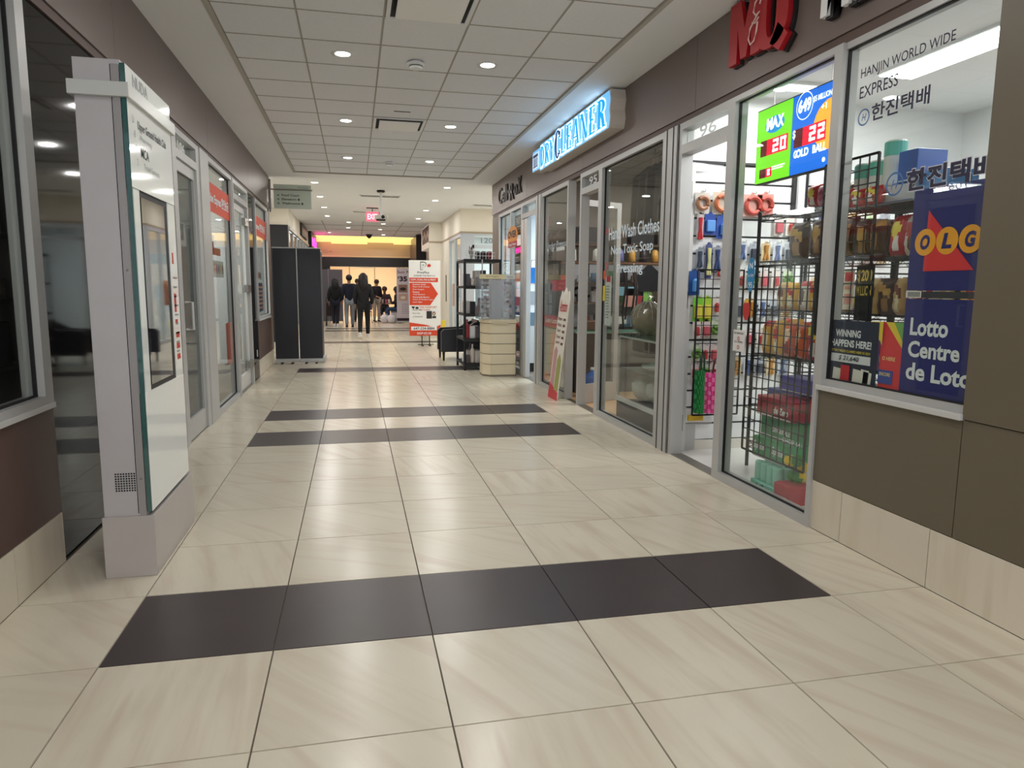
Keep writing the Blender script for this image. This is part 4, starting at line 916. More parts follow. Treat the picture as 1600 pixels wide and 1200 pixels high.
b = MB(); b.text('649', .47, .37, .13, .085, -.007, .04).text('$5 MILLION', .62, .405, .175, .04, -.006, .02).text('$', .425, .22, .03, .06, -.006, .03)
b.text('G', .445, .10, .035, .05, -.006, .04).text('LD', .525, .10, .075, .05, -.006, .04).text('BALL', .64, .10, .13, .05, -.006, .04).ring(.5, .125, .026, .014, -.006).disc(.755, .045, .014, .014, -.006); b.text('+1', .70, .345, .05, .035, -.006, .01)
b.box(.2, .35, -.006, -.004, .085, .092).box(.2, .33, -.006, -.004, .07, .077); b.build('white_lettering', mwl, t, label='white words 649, $5 MILLION, GOLD BALL')
b = MB(); b.ring(.535, .41, .085, .08, -.0055); b.build('blue_outline', mwl, t)
mdr = mat('led_dark_red', (90,0,20), emit=(90,0,16), es=.8); mrd = mat('led_red', (225,0,50), emit=(225,0,45), es=1.2)
b = MB(); b.box(.055, .13, -.006, -.003, .175, .28).box(.44, .53, -.006, -.003, .165, .28).box(.055, .13, -.006, -.003, .03, .09); b.build('dark_digit_fields', mdr, t)
b = MB(); b.box(.13, .37, -.006, -.003, .175, .28).box(.53, .755, -.006, -.003, .165, .28).box(.13, .20, -.006, -.003, .03, .09); b.build('red_digit_fields', mrd, t)
SEG = {'0': 'abcdef', '2': 'abged'}
def digit(b, ch, x, z, w_, h, y):
    k = .018*h/.09; a = {'a': (0,w_,h-k,h), 'd': (0,w_,0,k), 'g': (0,w_,h/2-k/2,h/2+k/2), 'f': (0,k,h/2,h), 'b': (w_-k,w_,h/2,h), 'e': (0,k,0,h/2), 'c': (w_-k,w_,0,h/2)}
    for s_ in SEG[ch]: q = a[s_]; b.box(x+q[0], x+q[1], y-.002, y, z+q[2], z+q[3])
b = MB(); digit(b, '2', .205, .187, .06, .082, -.006); digit(b, '0', .29, .187, .06, .082, -.006); digit(b, '2', .60, .18, .058, .088, -.006); digit(b, '2', .685, .18, .058, .088, -.006); digit(b, '0', .155, .04, .025, .04, -.006)
b.build('digit_segments', mwl, t, label='lit digits 20 and 22')
for x in (.15, .75): MB().tube([(x, .02, .49), (x, .02, .83)], .0025, 5).build('hanging_wire', MT_STEEL, t)

# ================================================================ CONVENIENCE SHOP INTERIOR
sw = struct('wall_slatwall', (2.76, 5.50, 0), 0, 'white slat wall board facing the unit 96 doorway', 'wall')
MB().box(0, 1.0, .02, .05, 0, 2.42).build('board', C(70,70,74), sw)
for k in range(16): MB().box(.0, .93, .0, .02, .10+k*.145, .10+k*.145+.128).build('slat', MT_WHITE, sw)
MB().box(0, .93, -.0, .03, 0, .09).build('kick_board', MT_OFFW, sw)
MB().box(-.05, .0, -.02, .04, 0, 2.42, c=.003).build('end_trim', MT_ALUL, sw); MB().box(-.05, .96, -.005, .03, 2.42, 2.44).build('top_trim', MT_BLACK, sw)
MB().box(.93, .99, -.06, .04, 0, 2.98).build('white_column', MT_WHITE, sw); MB().box(.9, .93, -.03, .02, 0, 2.42).build('edge_strip', MT_BLACK, sw)
sw2 = struct('wall_slatwall_back', (3.80, 5.45, 0), 0, 'second white slat wall past the white column', 'wall')
for k in range(16): MB().box(.0, 1.55, .0, .02, .10+k*.145, .10+k*.145+.128).build('slat', MT_WHITE, sw2)
MB().box(0, 1.55, .02, .05, 0, 2.42).build('board', C(70,70,74), sw2)
# goods on hooks
def hook(b, x, z, l=.1): b.tube([(x,.0,z),(x,-l,z-.005),(x,-l-.006,z+.012)], .003, 5)
def blister(x, z, w_, h, c1, c2, label, kind='box', base=(2.76, 5.50), name='hanging_pack'):
    t = thing(name, label, 'pack', (base[0]+x, base[1]-.03, z))
    MB().prism([(-w_/2,-h),(w_/2,-h),(w_/2,0),(.02,0),(.012,.02),(-.012,.02),(-.02,0),(-w_/2,0)], -.003, 0).build('card', C(*c1), t)
    b = MB()
    if kind == 'ring': b.tube([(w_*.36*math.cos(a), -.02, -h/2+w_*.36*math.sin(a)) for a in [2*PI*i/16 for i in range(16)]], .018, 6, closed=True)
    elif kind == 'bottle': b.lathe([(.012,-h*.85), (w_*.25,-h*.82), (w_*.25,-h*.4), (.01,-h*.3)], cy=-.02, n=10)
    elif kind == 'tool': b.tube([(-w_*.2,-.012,-h*.9),(0,-.012,-h*.5),(w_*.1,-.012,-h*.1)], .012, 6).tube([(w_*.2,-.012,-h*.9),(0,-.014,-h*.5),(-w_*.1,-.012,-h*.1)], .012, 6)
    else: b.box(-w_*.38, w_*.38, -.03, -.003, -h*.85, -h*.3, c=.006)
    b.build('bubble', C(*c2), t)
    b = MB(); hook(b, 0, .008, .05); b.build('hook', MT_STEEL, t)
    return t
gl_ = 'hanging on the slat wall seen through the unit 96 doorway'
blister(.06, 2.18, .13, .17, (210,205,196), (170,120,90), 'clear tape ring pack, first at the top of the slat wall', 'ring')
blister(.24, 2.19, .17, .18, (214,200,180), (206,120,80), 'orange edged tape roll pack at the top of the slat wall', 'ring')
blister(.52, 2.18, .18, .18, (222,170,160), (206,90,80), 'pink tape roll pack, second bay of the slat wall', 'ring')
blister(.64, 2.19, .15, .18, (226,150,140), (190,80,70), 'red tape roll pack beside the pink one', 'ring')
blister(.14, 2.01, .1, .17, (30,70,160), (90,150,220), 'blue glove pack, first of a pair on the slat wall', 'box'); blister(.26, 2.0, .12, .19, (36,84,176), (110,170,230), 'blue glove pack, second of a pair on the slat wall', 'bottle')
blister(.05, 2.0, .06, .22, (200,196,196), (190,40,50), 'narrow red and white pack beside the blue gloves', 'tool')
blister(.06, 1.72, .07, .16, (140,150,160), (60,70,90), 'small grey tool card above the grid panel', 'tool'); blister(.14, 1.76, .06, .28, (70,80,130), (214,214,150), 'long yellow-green handled tool card above the grid panel', 'tool')
blister(.22, 1.74, .08, .2, (150,155,165), (50,70,120), 'dark blue handled tool card', 'tool'); blister(.31, 1.72, .09, .12, (236,200,205), (214,60,90), 'pink and white small pack', 'box'); blister(.29, 1.56, .12, .06, (200,60,70), (232,220,220), 'low red and white pack on a peg', 'box')
blister(.02, 1.54, .1, .2, (30,80,150), (80,150,220), 'blue water bottle pack behind the grid panel', 'bottle')
cl_ = [((226,216,214),(200,90,100)), ((210,214,222),(90,110,160)), ((232,226,220),(190,60,60)), ((180,186,196),(60,64,80)), ((214,226,200),(100,150,60)), ((220,200,160),(200,140,60))]
nm_ = ['pink on white', 'blue on grey', 'red on white', 'dark on grey', 'green on pale', 'amber on tan']
kd_ = ['box', 'tool', 'bottle', 'box', 'ring', 'tool']
mm = {}
for r_i, z in enumerate((1.32, 1.12, .92, .76)):
    for q in range(4):
        k = (r_i*2+q*3+q) % 6; x = .06+.085*q
        if r_i == 0 and q < 2:
            blister(x, z+.0, .085, .2, (120,200,60) if q == 0 else (170,210,60), (230,210,80), ('bright green' if q == 0 else 'yellow-green')+' snack pack hanging behind the grid panel', 'box'); continue
        blister(x, z, .075, .14, cl_[k][0], cl_[k][1], '%s hook pack, %s row, %s peg behind the doorway grid' % (nm_[k], words[r_i] if r_i else 'top', words[q] if q else 'first'), kd_[k])['group'] = 'hook packs ' + nm_[k] + str(r_i)
for r_i, z in enumerate((2.0, 1.78, 1.55, 1.3, 1.05, .8)):
    for q in range(5):
        k = (r_i+q*2) % 6
        if r_i == 0 and q < 3: continue
        blister(.45+.11*q, z, .085, .15, cl_[k][0], cl_[k][1], '%s pack on the slat wall behind the rack, %s row' % (nm_[k], words[r_i] if r_i else 'top'), kd_[k])['group'] = 'packs behind the rack, ' + nm_[k] + str(r_i)
for r_i, z in enumerate((2.05, 1.8, 1.5)):
    for q in range(9):
        k = (r_i*2+q*5+1) % 6
        blister(.1+.16*q, z, .1, .17, cl_[k][0], cl_[k][1], '%s pack on the second slat wall, %s row down' % (nm_[k], words[r_i] if r_i else 'top'), kd_[k], base=(3.80, 5.45))['group'] = 'second slat wall, ' + nm_[k] + str(r_i)
# grids
def grid(loc, rz, w_, h, label, sx=.075):
    t = thing('wire_grid_panel', label, 'grid panel', loc, rz)
    b = MB(); nx = max(2, round(w_/sx)); nz = max(2, round(h/sx))
    for i in range(nx+1): b.box(w_*i/nx-.003, w_*i/nx+.003, -.003, .003, 0, h)
    for i in range(nz+1): b.box(0, w_, -.006, .0, h*i/nz-.003, h*i/nz+.003)
    b.build('wires', MT_BLACK, t)
    b = MB(); b.box(-.006,.006,-.006,.006,0,h).box(w_-.006,w_+.006,-.006,.006,0,h).box(0,w_,-.006,.006,-.006,.006).box(0,w_,-.006,.006,h-.006,h+.006); b.build('rim', MT_BLACK, t)
    return t
grid((2.775, 5.40, .33), 0, .42, 1.22, 'black wire grid panel seen through the unit 96 doorway')
grid((2.73, 4.52, .25), -PI/2, .72, 1.3, 'black wire grid panel standing inside the full-height window')
grid((2.75, 3.80, 1.12), -PI/2, .44, 1.0, 'black wire grid panel with square mesh inside the raised window')
# woven bags
def tote(loc, rz, w_, h, c1, c2, label, hc):
    t = thing('woven_tote_bag', label, 'bag', loc, rz)
    b = MB(); n = 9
    for i in range(n):
        for j in range(n):
            x = -w_/2+w_*i/n; z = h*j/n; d = .05*(1-abs(2*(i+.5)/n-1)**3)*(1-.4*(j/n)); o = .006 if (i+j) % 2 else 0
            b.box(x+.001, x+w_/n-.001, -.03-d-o, .0, z+.001, z+h/n-.001, (i+j) % 2)
    b.build('woven_body', [C(*c1), C(*c2)], t)
    MB().tube([(-w_*.25,-.06,h),(-w_*.2,-.06,h+.1),(0,-.055,h+.17),(w_*.2,-.06,h+.1),(w_*.25,-.06,h)], .008, 6).build('handle', C(*hc), t)
    return t
tote((2.955, 5.36, .36), 0, .24, .34, (230,70,150), (245,120,180), 'pink woven tote bag hanging on the doorway grid', (90,20,40))
tote((2.805, 5.37, .36), 0, .075, .36, (30,120,60), (50,150,80), 'narrow green woven bag beside the pink tote', (20,60,40))
tag(MB().box(0, .14, -.02, 0, 0, .05, c=.005).build('yellow_label_strip', C(222,180,40), None, (2.77, 5.47, .27)), 'yellow label strip under the doorway grid', 'label')
# wire racks
def rack(loc, w_, d, levels, label, h=1.97):
    t = thing('wire_shelf_rack', label, 'shelf rack', loc, -PI/2)    # local x toward the camera, +y into the shop
    for x in (0, w_):
        for y in (0, d): MB().lathe([(.014,0),(.014,h),(.006,h+.01)], cx=x, cy=y, n=8).build('post', MT_BLACK, t)
    for z in levels:
        b = MB()
        for y in (0, d):
            b.box(0, w_, y-.003, y+.003, z-.003, z+.003).box(0, w_, y-.003, y+.003, z-.043, z-.037)
            n = int(w_/.05); b.tube([(w_*i/n, y, z if i % 2 else z-.04) for i in range(n+1)], .0025, 4)
        for x in (0, w_): b.box(x-.003, x+.003, 0, d, z-.003, z+.003).box(x-.003, x+.003, 0, d, z-.043, z-.037)
        n = int(d/.03)
        for i in range(1, n): b.box(0, w_, d*i/n-.002, d*i/n+.002, z-.002, z+.002)
        b.build('wire_shelf', MT_BLACK, t)
    return t
LA = (.20, .50, .90, 1.24, 1.60, 1.94); LB = (.50, .9, 1.24, 1.58, 1.88)
rack((3.02, 4.92, 0), .92, .42, LA, 'black wire shelf rack behind the full-height window'); rack((3.02, 3.97, 0), .92, .42, LB, 'black wire shelf rack behind the raised window')
def snack_mesh(w_, h, d, c1, c2, c3):
    b = MB(); n, k = 8, 11; kind = random.randint(0, 2); cx_ = random.uniform(.42, .58)
    for sg in (-1, 1):
        o = len(b.v)
        for j in range(k+1):
            for i in range(n+1):
                u = i/n; v = j/k; e = (max(0, 1-(2*u-1)**4)**.5)*(max(0, 1-(2*v-1)**6))
                b.v.append(((u-.5)*w_*(1-.08*math.sin(v*PI))+.004*random.uniform(-1, 1), sg*(.5*d*e+.0005)+random.uniform(-.004,.004)*e, v*h))
        for j in range(k):
            for i in range(n):
                q = (o+j*(n+1)+i, o+j*(n+1)+i+1, o+(j+1)*(n+1)+i+1, o+(j+1)*(n+1)+i)
                u = (i+.5)/n; v = (j+.5)/k; r = math.hypot((u-cx_)*1.1, (v-.62)*1.4)
                m_ = 1 if (kind == 0 and r < .3) or (kind == 1 and abs(v-.7+.3*(u-.5)) < .12 and .1 < u < .9) or (kind == 2 and v > .8) else 2 if (math.hypot(u-.55, v-.3) < .22 if kind != 2 else math.hypot(u-.5, v-.45) < .28) else 0
                b.f.append(q if sg < 0 else q[::-1]); b.m.append(m_)
    return b.mesh('bag', [C(*c1, rough=.3), C(*c2, rough=.3), C(*c3, rough=.3)], True)
SB = {'yellow': ((232,180,50),(200,40,40),(240,230,200)), 'orange': ((222,96,40),(250,220,180),(150,40,30)), 'red': ((190,36,40),(245,225,80),(240,236,230)), 'brown': ((70,46,40),(190,150,80),(150,110,60)),
      'pale': ((232,226,214),(200,60,60),(120,90,70)), 'purple': ((120,80,160),(240,240,250),(230,200,80)), 'green': ((120,160,60),(245,235,210),(220,180,50)), 'pink': ((232,140,170),(245,240,240),(170,40,90)), 'tan': ((206,172,110),(120,60,40),(240,226,190))}
SM = {}
def bag(colr, x, y, z, w_, h, lab, rz, where, tilt=0):
    k = (colr, round(w_, 2), round(h, 2), random.randint(0, 1))
    if k not in SM: SM[k] = snack_mesh(w_, h, .09, *SB[colr])
    o = bpy.data.objects.new('snack_bag', SM[k]); COL.objects.link(o); o.location = (x, y, z+.003); o.rotation_euler = (tilt, 0, rz)
    tag(o, lab, 'snack bag', where); return o
def shelf_of_bags(y0, y1, z, colours, h, w_, desc, x=3.09):
    n = len(colours); seen_ = {}
    for r in (0, 1):
        for i, c_ in enumerate(colours):
            y = y0+(y1-y0)*(i+.5)/n
            where = '%s %s bags' % (c_, desc) if r == 0 else '%s second row %s bags' % (c_, desc)
            lab = '%s snack bag standing %s on the %s' % (c_, 'in front' if r == 0 else 'behind', desc)
            bag(c_, x+.14*r, y+random.uniform(-.01,.01), z, w_, h*random.uniform(.92,1.04), lab, -PI/2+random.uniform(-.25,.25), where, random.uniform(-.12,.05))
shelf_of_bags(4.36, 4.06, 1.61, ['brown','brown'], .25, .15, 'fifth shelf of the full-height window rack')
shelf_of_bags(4.72, 4.06, 1.245, ['tan','yellow','pale','yellow','tan'], .2, .125, 'fourth shelf of the full-height window rack')
shelf_of_bags(4.88, 4.06, .905, ['yellow','yellow','orange','orange','red','pale'], .26, .13, 'third shelf of the full-height window rack')
shelf_of_bags(4.42, 4.06, 1.945, ['red','pink','brown'], .15, .12, 'topmost shelf of the full-height window rack')
shelf_of_bags(3.9, 3.1, 1.59, ['brown','brown','red','pale','green','pink'], .23, .128, 'fourth shelf of the raised window rack')
shelf_of_bags(3.9, 3.1, 1.245, ['purple','tan','brown','tan','red','pale','yellow'], .22, .11, 'third shelf of the raised window rack')
shelf_of_bags(3.9, 3.1, .905, ['tan','purple','green','red','yellow','pink'], .22, .128, 'second shelf of the raised window rack')
MB().text('Tostitos', -.07, .16, .15, .035, -.052, .01).build('brand_lettering', C(225,190,90), thing('dark_chip_bag', 'large dark chip bag with gold script on the fifth shelf of the full-height window rack', 'snack bag', (3.05, 4.44, 1.605), -PI/2))
o = bpy.data.objects.new('bag_body', snack_mesh(.2, .25, .09, *SB['brown'])); COL.objects.link(o); o.parent = bpy.data.objects['dark_chip_bag']
# boxed and stacked goods
def carton(nm, label, x, y, z, w_, d, h, c1, txt=None, c2=(245,245,245), rz=-PI/2, cat='carton', group=None, tf=(.1,.5,.6,.3)):
    t = thing(nm, label, cat, (x, y, z), rz, group)
    MB().box(0, w_, 0, d, 0.002, h, c=.006).build('body', C(*c1, rough=.35), t)
    b = MB()
    if txt: b.text(txt, w_*tf[0], h*tf[1], w_*tf[2], h*tf[3], -.001, .03, shear=.15)
    b.box(w_*.03, w_*.97, -.0015, 0, h*.06, h*.1)
    b.build('print', C(*c2), t)
    return t
carton('soda_carton', 'green soda carton with white Sprite lettering near the window foot', 2.80, 4.50, .20, .42, .28, .15, (54,160,96), 'Sprite      Sprite', tf=(.05,.3,.85,.5))
carton('soda_carton', 'dark green ginger ale carton, second from top of the soda stack', 2.86, 4.50, .353, .42, .28, .15, (62,140,84), 'GINGER ALE', tf=(.35,.3,.5,.25))
carton('soda_carton', 'red soda carton on top of the green cartons', 2.82, 4.50, .505, .42, .28, .14, (178,42,56), 'de Zero', tf=(.5,.25,.4,.35))
carton('soda_carton', 'blue soda carton on the rack above the red one', 3.04, 4.72, .54, .42, .28, .12, (30,50,150), 'Pepsi', tf=(.5,.3,.4,.4))
carton('soda_carton', 'violet-blue soda carton stacked on the blue one', 3.04, 4.55, .662, .40, .28, .11, (70,70,170), None)
carton('water_carton', 'pale grey carton at the foot of the soda stack', 2.84, 4.47, .005, .18, .25, .10, (200,204,214), None, (120,130,160))
carton('water_carton', 'white carton supporting the Sprite lettered carton', 2.84, 4.28, .005, .2, .25, .19, (214,216,214), None, (120,130,160))
for i in range(4):
    for j in range(2):
        t = tag(MB().lathe([(.026,0),(.032,.006),(.032,.12),(.026,.128),(.024,.124)], n=14).build('iced_tea_can', [C(140,200,180)], None, (2.745+.07*j, 4.30-.07*i, .079)), 'mint green tall can in the pack beside the window foot', 'can', 'mint green cans in the pack')
carton('iced_tea_tray', 'mint AriZona can tray wrap at the window foot', 2.70, 4.34, .003, .30, .17, .075, (120,196,176), 'AriZona', (30,60,60), tf=(.2,.3,.6,.5))
t = thing('fruit_basket', 'yellow and green fruit mesh bag beside the mint cans', 'fruit bag', (2.78, 3.98, .0))
MB().box(-.08, .1, -.1, .08, .002, .13, c=.01).build('red_carton', C(180,36,50), t)
for k in range(9): MB().ball(random.uniform(-.05,.07), random.uniform(-.07,.05), random.uniform(.16,.3), .04, .04, .04, 8, 6).build('fruit', C(226,196,40) if k % 2 else C(60,140,60), t)
# top of the raised-window rack
def rolls(x, y, z, n, label):
    t = thing('paper_towel_pack', label, 'paper towel', (x, y, z), 0)
    for i in range(n):
        MB().lathe([(.055,0),(.06,.01),(.06,.25),(.055,.26),(.02,.262)], cy=-.125*i, n=18).build('roll', C(226,232,226), t)
        MB().lathe([(.0615,.17),(.0615,.25)], cy=-.125*i, n=18).build('mint_wrap_band', C(110,200,180), t)
    return t
rolls(3.10, 3.9, 1.90, 2, 'short white and mint paper towel pack on the rack top'); rolls(3.12, 3.68, 2.0, 1, 'tall white and mint paper towel roll on the rack top')
carton('tissue_carton', 'blue and white wave patterned box on the rack top', 3.04, 3.56, 1.99, .14, .2, .18, (70,110,190), None, (230,240,250)); carton('tissue_carton', 'white box holding the tall paper towel roll', 3.04, 3.78, 1.89, .36, .22, .1, (210,214,220), None, (90,120,190))
carton('tissue_carton', 'light blue tissue box at the end of the rack top', 3.04, 3.40, 1.89, .2, .2, .14, (90,150,215), None)
shelf_of_bags(3.93, 3.6, 1.885, ['red','red','red'], .11, .11, 'top shelf of the raised window rack', 2.97)
carton('grey_reflection_box', 'dark grey box standing in for a reflection in the raised window behind the navy poster', 3.3, 3.1, 1.75, .9, .2, .45, (92,98,100), None, (70,74,76))  # grey box imitates the opposite door transom reflected in the glass
# till counter and back shelves to fill the depth
t = thing('shop_counter', 'white shop counter deep in the convenience shop', 'counter', (4.3, 3.6, 0), -PI/2)
MB().box(0, 2.0, 0, .55, 0, .95).build('cabinet', C(214,212,208), t); MB().box(-.03, 2.03, -.03, .58, .95, .99, c=.004).build('top', C(150,130,110), t)
t = thing('back_shelf_unit', 'white back wall shelving with packets deep in the convenience shop', 'shelf', (5.1, 5.2, 0), -PI/2)
for k in range(6): MB().box(0, 4.0, -.02, .3, .3+.36*k, .32+.36*k).build('shelf', MT_WHITE, t)
b = MB(); 
for k in range(5):
    x = .05
    while x < 3.9:
        w_ = random.uniform(.06,.14); b.box(x, x+w_, .02, .16, .32+.36*k, .32+.36*k+random.uniform(.12,.26), random.randint(0, 5)); x += w_+.02
b.build('packets', [C(200,70,60), C(230,190,70), C(80,120,180), C(230,226,220), C(110,160,90), C(150,100,80)], t)['kind'] = 'stuff'

# ================================================================ DRY CLEANER
# window 3 lettering: local x = 7.31 - y
mvl = mat('vinyl_pale_blue', (222,238,250), rough=.5)
b = MB(); b.text('Hand Wash Clothes', .2, 1.89, 1.26, .13, .018, .012).text('Non Toxic Soap', .28, 1.71, 1.06, .12, .018, .012).text('Pressing', .46, 1.52, .66, .12, .018, .012)
b.build('service_lettering', mvl, w3, label='pale blue words Hand Wash Clothes, Non Toxic Soap, Pressing')
b = MB(); b.ring(.15, 1.99, .035, .025, .018).ring(.16, 1.63, .035, .025, .018).rbox(.15, .017, 1.99, .05, .001, .008, (0,.7,0)).rbox(.16, .017, 1.63, .05, .001, .008, (0,.7,0)); b.build('red_no_symbols', C(200,60,60), w3)
MB().box(.10, .28, .03, .034, 1.0, 1.52).build('white_price_sheet', C(226,228,226), w3); MB().box(.14, .25, .028, .03, 1.46, 1.52).build('red_header', C(180,40,50), w3)
b = MB(); b.lines(.12, 1.42, .13, 12, .03, .01, .03); b.build('sheet_print', C(120,130,120), w3)
MB().box(.055, .12, .018, .02, 1.26, 1.42).build('yellow_sticker', C(226,206,60), w3); MB().box(.055, .12, .018, .02, 1.49, 1.58).build('orange_sticker', C(214,96,50), w3)
# window 4: local x = 9.76 - y
b = MB(); b.text('AIR COND', .25, 2.05, .6, .09, .018, .02); b.build('dark_lettering', C(110,100,96), w4)
b = MB(); b.text('Under Pressure', .2, 1.92, 1.05, .09, .018, .01); b.build('pale_lettering', C(170,184,196), w4)
MB().box(.35, 1.1, .034, .04, 1.36, 1.5).build('red_banner', C(196,50,56), w4); MB().box(.85, 1.22, .03, .034, 1.46, 1.56).build('red_banner', C(200,44,50), w4)
MB().box(.06, .8, .034, .04, .86, 1.02).build('red_notice', C(190,44,48), w4); MB().text('Quality Custom', .1, .9, .66, .09, .032, .01).build('white_lettering', MT_LETW, w4)
b = MB()
for k in range(3):
    for q in range(2): b.box(.08+.2*q, .24+.2*q, .034, .038, 1.04+.15*k, 1.16+.15*k)
b.build('pinned_photos', C(120,124,128), w4)
b = MB(); b.box(.08, 1.15, .034, .04, .1, .84); b.build('tile_backed_board', C(168,164,152), w4)
b = MB(); b.box(.42, .62, .03, .034, .14, .8).box(.1,.6,.03,.034,.1,.22); b.build('pale_pink_print', C(222,160,140), w4)
# price board leaning outside
t = thing('price_board', 'tall white price board with red script leaning on the dry cleaner door frame', 'sign board', (2.425, 8.70, 0), -PI/2)
def lean(q, m_, nm):
    q.v = [(x+z*.03, y+z*.105, z) for x, y, z in q.v]; return q.build(nm, m_, t)
prof = [(0,.04),(.04,0),(.37,0),(.4,.04),(.4,1.26),(.35,1.36),(.28,1.33),(.2,1.40),(.12,1.33),(.05,1.36),(0,1.26)]
lean(MB().prism(prof, 0, .012), C(232,226,214), 'board')
lean(MB().prism([(.0,.0),(.4,.0),(.4,.1),(.25,.14),(.0,.2)], -.003, 0), C(200,60,66), 'red_footer'); lean(MB().prism([(.22,.12),(.38,.12),(.38,.50),(.3,.58),(.22,.5)], -.004, 0), C(160,162,90), 'green_figure'); lean(MB().prism([(.04,.2),(.18,.16),(.18,.62),(.1,.66),(.04,.6)], -.004, 0), C(196,150,150), 'pink_figure')
lean(MB().text('Alterations', .04, 1.1, .32, .14, -.003, .01, shear=.3), C(196,40,50), 'red_script')
q = MB()
for k, s_ in enumerate(('Hem', 'Waist', 'Zipper', 'Dress', 'Jacket')): q.text(s_, .04, .99-.075*k, .17, .045, -.003, .01).box(.27, .36, -.004, -.002, .99-.075*k, 1.02-.075*k)
lean(q, C(110,70,70), 'dark_lettering')
# showcase behind window 3
t = thing('glass_showcase', 'low glass topped showcase with folded plastic inside the dry cleaner window', 'showcase', (2.76, 7.12, 0), -PI/2)
MB().box(0, 1.22, 0, .5, 0, .2).build('plinth', C(84,82,84), t); MB().box(0, 1.22, -.012, 0, .2, .25).build('white_trim', C(214,214,214), t)
b = MB()
for x in (0, 1.2):
    for y in (0, .48): b.box(x, x+.02, y, y+.02, .2, .9)
b.box(0, 1.22, 0, .02, .2, .22).box(0, 1.22, 0, .02, .88, .9).build('frame', MT_ALUL, t)
MB().box(-.01, 1.23, -.01, .52, .9, .91).build('glass_top', glass('green_glass', (205,228,216), white=.1), t); MB().box(.02, 1.2, .004, .008, .15, .88).build('front_pane', MT_GLASS, t)
MB().box(.02, 1.2, .03, .47, .54, .555).build('inner_shelf', C(90,92,94), t)
mpl = glass('plastic_wrap', (240,240,240), f0=.12, mul=.4, rough=.2, white=.6)
for k, (x, z, s_) in enumerate(((.22,.32,.19), (.58,.34,.2), (.93,.32,.19))):
    tag(MB().ball(0, 0, 0, s_, .16, .13, 12, 8, 0, .14).build('wrapped_garment', mpl, None, (2.76+.25, 7.12-x, z+.02), -PI/2, smooth=True), 'folded garment in clear plastic, %s along the showcase floor' % words[k], 'garment')
tag(MB().ball(0, 0, 0, .25, .15, .035, 12, 8, 0, .15).build('wrapped_garment', mpl, None, (3.0, 6.6, .60), -PI/2, smooth=True), 'flat garment in clear plastic on the showcase shelf', 'garment')
t = thing('wrapped_bundle', 'round brown bundle tied in clear plastic on the showcase', 'bundle', (3.0, 6.9, .912))
b = MB(); b.ball(0, 0, .17, .17, .17, .17, 16, 10, 0, .03); b.build('brown_fabric', mat('bundle_brown', (168,150,120), rough=.8, noise=.25, nscale=9), t, smooth=True)
b = MB(); b.ball(0, 0, .17, .185, .185, .178, 22, 10, 0, .07).tube([(0,0,.33),(.0,.0,.37),(.03,.0,.42)], [.03,.02,.06], 8); b.build('plastic_wrap', glass('bundle_wrap', (240,240,236), f0=.07, mul=.3, rough=.2, white=.1), t)
t = thing('black_garment_heap', 'black garment heaped beside the round wrapped bundle', 'garment', (3.05, 6.36, .912))
MB().ball(0, 0, .12, .16, .15, .12, 12, 8, 0, .1).ball(.02, -.02, .26, .08, .08, .16, 10, 7, 0, .12).build('cloth', C(34,36,42, rough=.9), t, smooth=True)
b = MB()
for k in range(14):
    a = 2*PI*k/14+random.uniform(-.15,.15); q = random.uniform(.5, 1.0); P_ = []
    for i in range(6):
        th = .12+q*1.7*i/5; P_.append((.188*math.sin(th)*math.cos(a), .188*math.sin(th)*math.sin(a), .17+.178*math.cos(th)))
    b.tube(P_, [.008,.006,.005,.004,.003,.001], 4)
o_ = b.build('pleat_highlights', C(214,212,204, rough=.25), bpy.data.objects['wrapped_bundle'])  # pale tubes paint the highlights along the plastic pleats
for k in range(6):   # clear-wrapped shirts on the rail nearest the glass
    t = thing('wrapped_shirt', 'pale shirt in clear plastic hanging under the dry cleaner ceiling, %s from the corner post' % words[k], 'garment', (3.68, 5.95+.22*k, 2.08), random.uniform(-.4,.4))
    MB().prism([(-.2,0),(.2,0),(.22,.45),(.06,.56),(-.06,.56),(-.22,.45)], -.02, .02).build('shirt', C(*[(150,150,156),(96,90,92),(176,170,164),(70,68,74),(130,124,124),(110,104,112)][k], rough=.8), t)
    MB().prism([(-.24,-.25),(.24,-.25),(.25,.5),(.06,.6),(-.06,.6),(-.25,.5)], -.03, .03).build('plastic_cover', glass('cover_film', (246,246,248), f0=.1, mul=.5, rough=.12, white=.08), t)
    MB().tube([(0,0,.56),(0,0,.69),(.03,0,.71)], .004, 5).build('hanger_hook', MT_STEEL, t)
t = thing('shirt_rail', 'second steel rail of wrapped shirts in the dry cleaner', 'rail', (3.68, 5.8, 2.78))
MB().tube([(0,0,0),(0,1.45,0)], .012, 8).build('bar', MT_STEEL, t); MB().tube([(0,.1,0),(0,.1,.12)], .008, 6).tube([(0,1.35,0),(0,1.35,.12)], .008, 6).build('hanger_rod', MT_STEEL, t)
cc = ((216,216,220,'white'),(60,64,76,'slate'),(150,60,60,'red'),(110,140,170,'blue'),(196,170,140,'tan'),(40,38,42,'black'),(90,130,90,'green'),(226,200,120,'yellow'))
for r_, (z, y) in enumerate(((1.48, 9.45), (1.2, 9.45), (.86, 9.3))):
    for q in range(8):
        c_ = cc[(q*3+r_*5) % 8]; h = .1+.03*((q*5+r_) % 4)
        b = MB().box(0, .13, 0, .08, 0, h, c=.008).box(.02, .11, -.004, 0, h*.3, h*.7)
        tag(b.build('sewing_box', C(*c_[:3]), None, (3.05+.2*q, y, z)), '%s sewing goods box, %s shelf of the cleaner back wall' % (c_[3], ['upper', 'middle', 'counter'][r_]), 'box', 'sewing boxes %s %d' % (c_[3], r_))
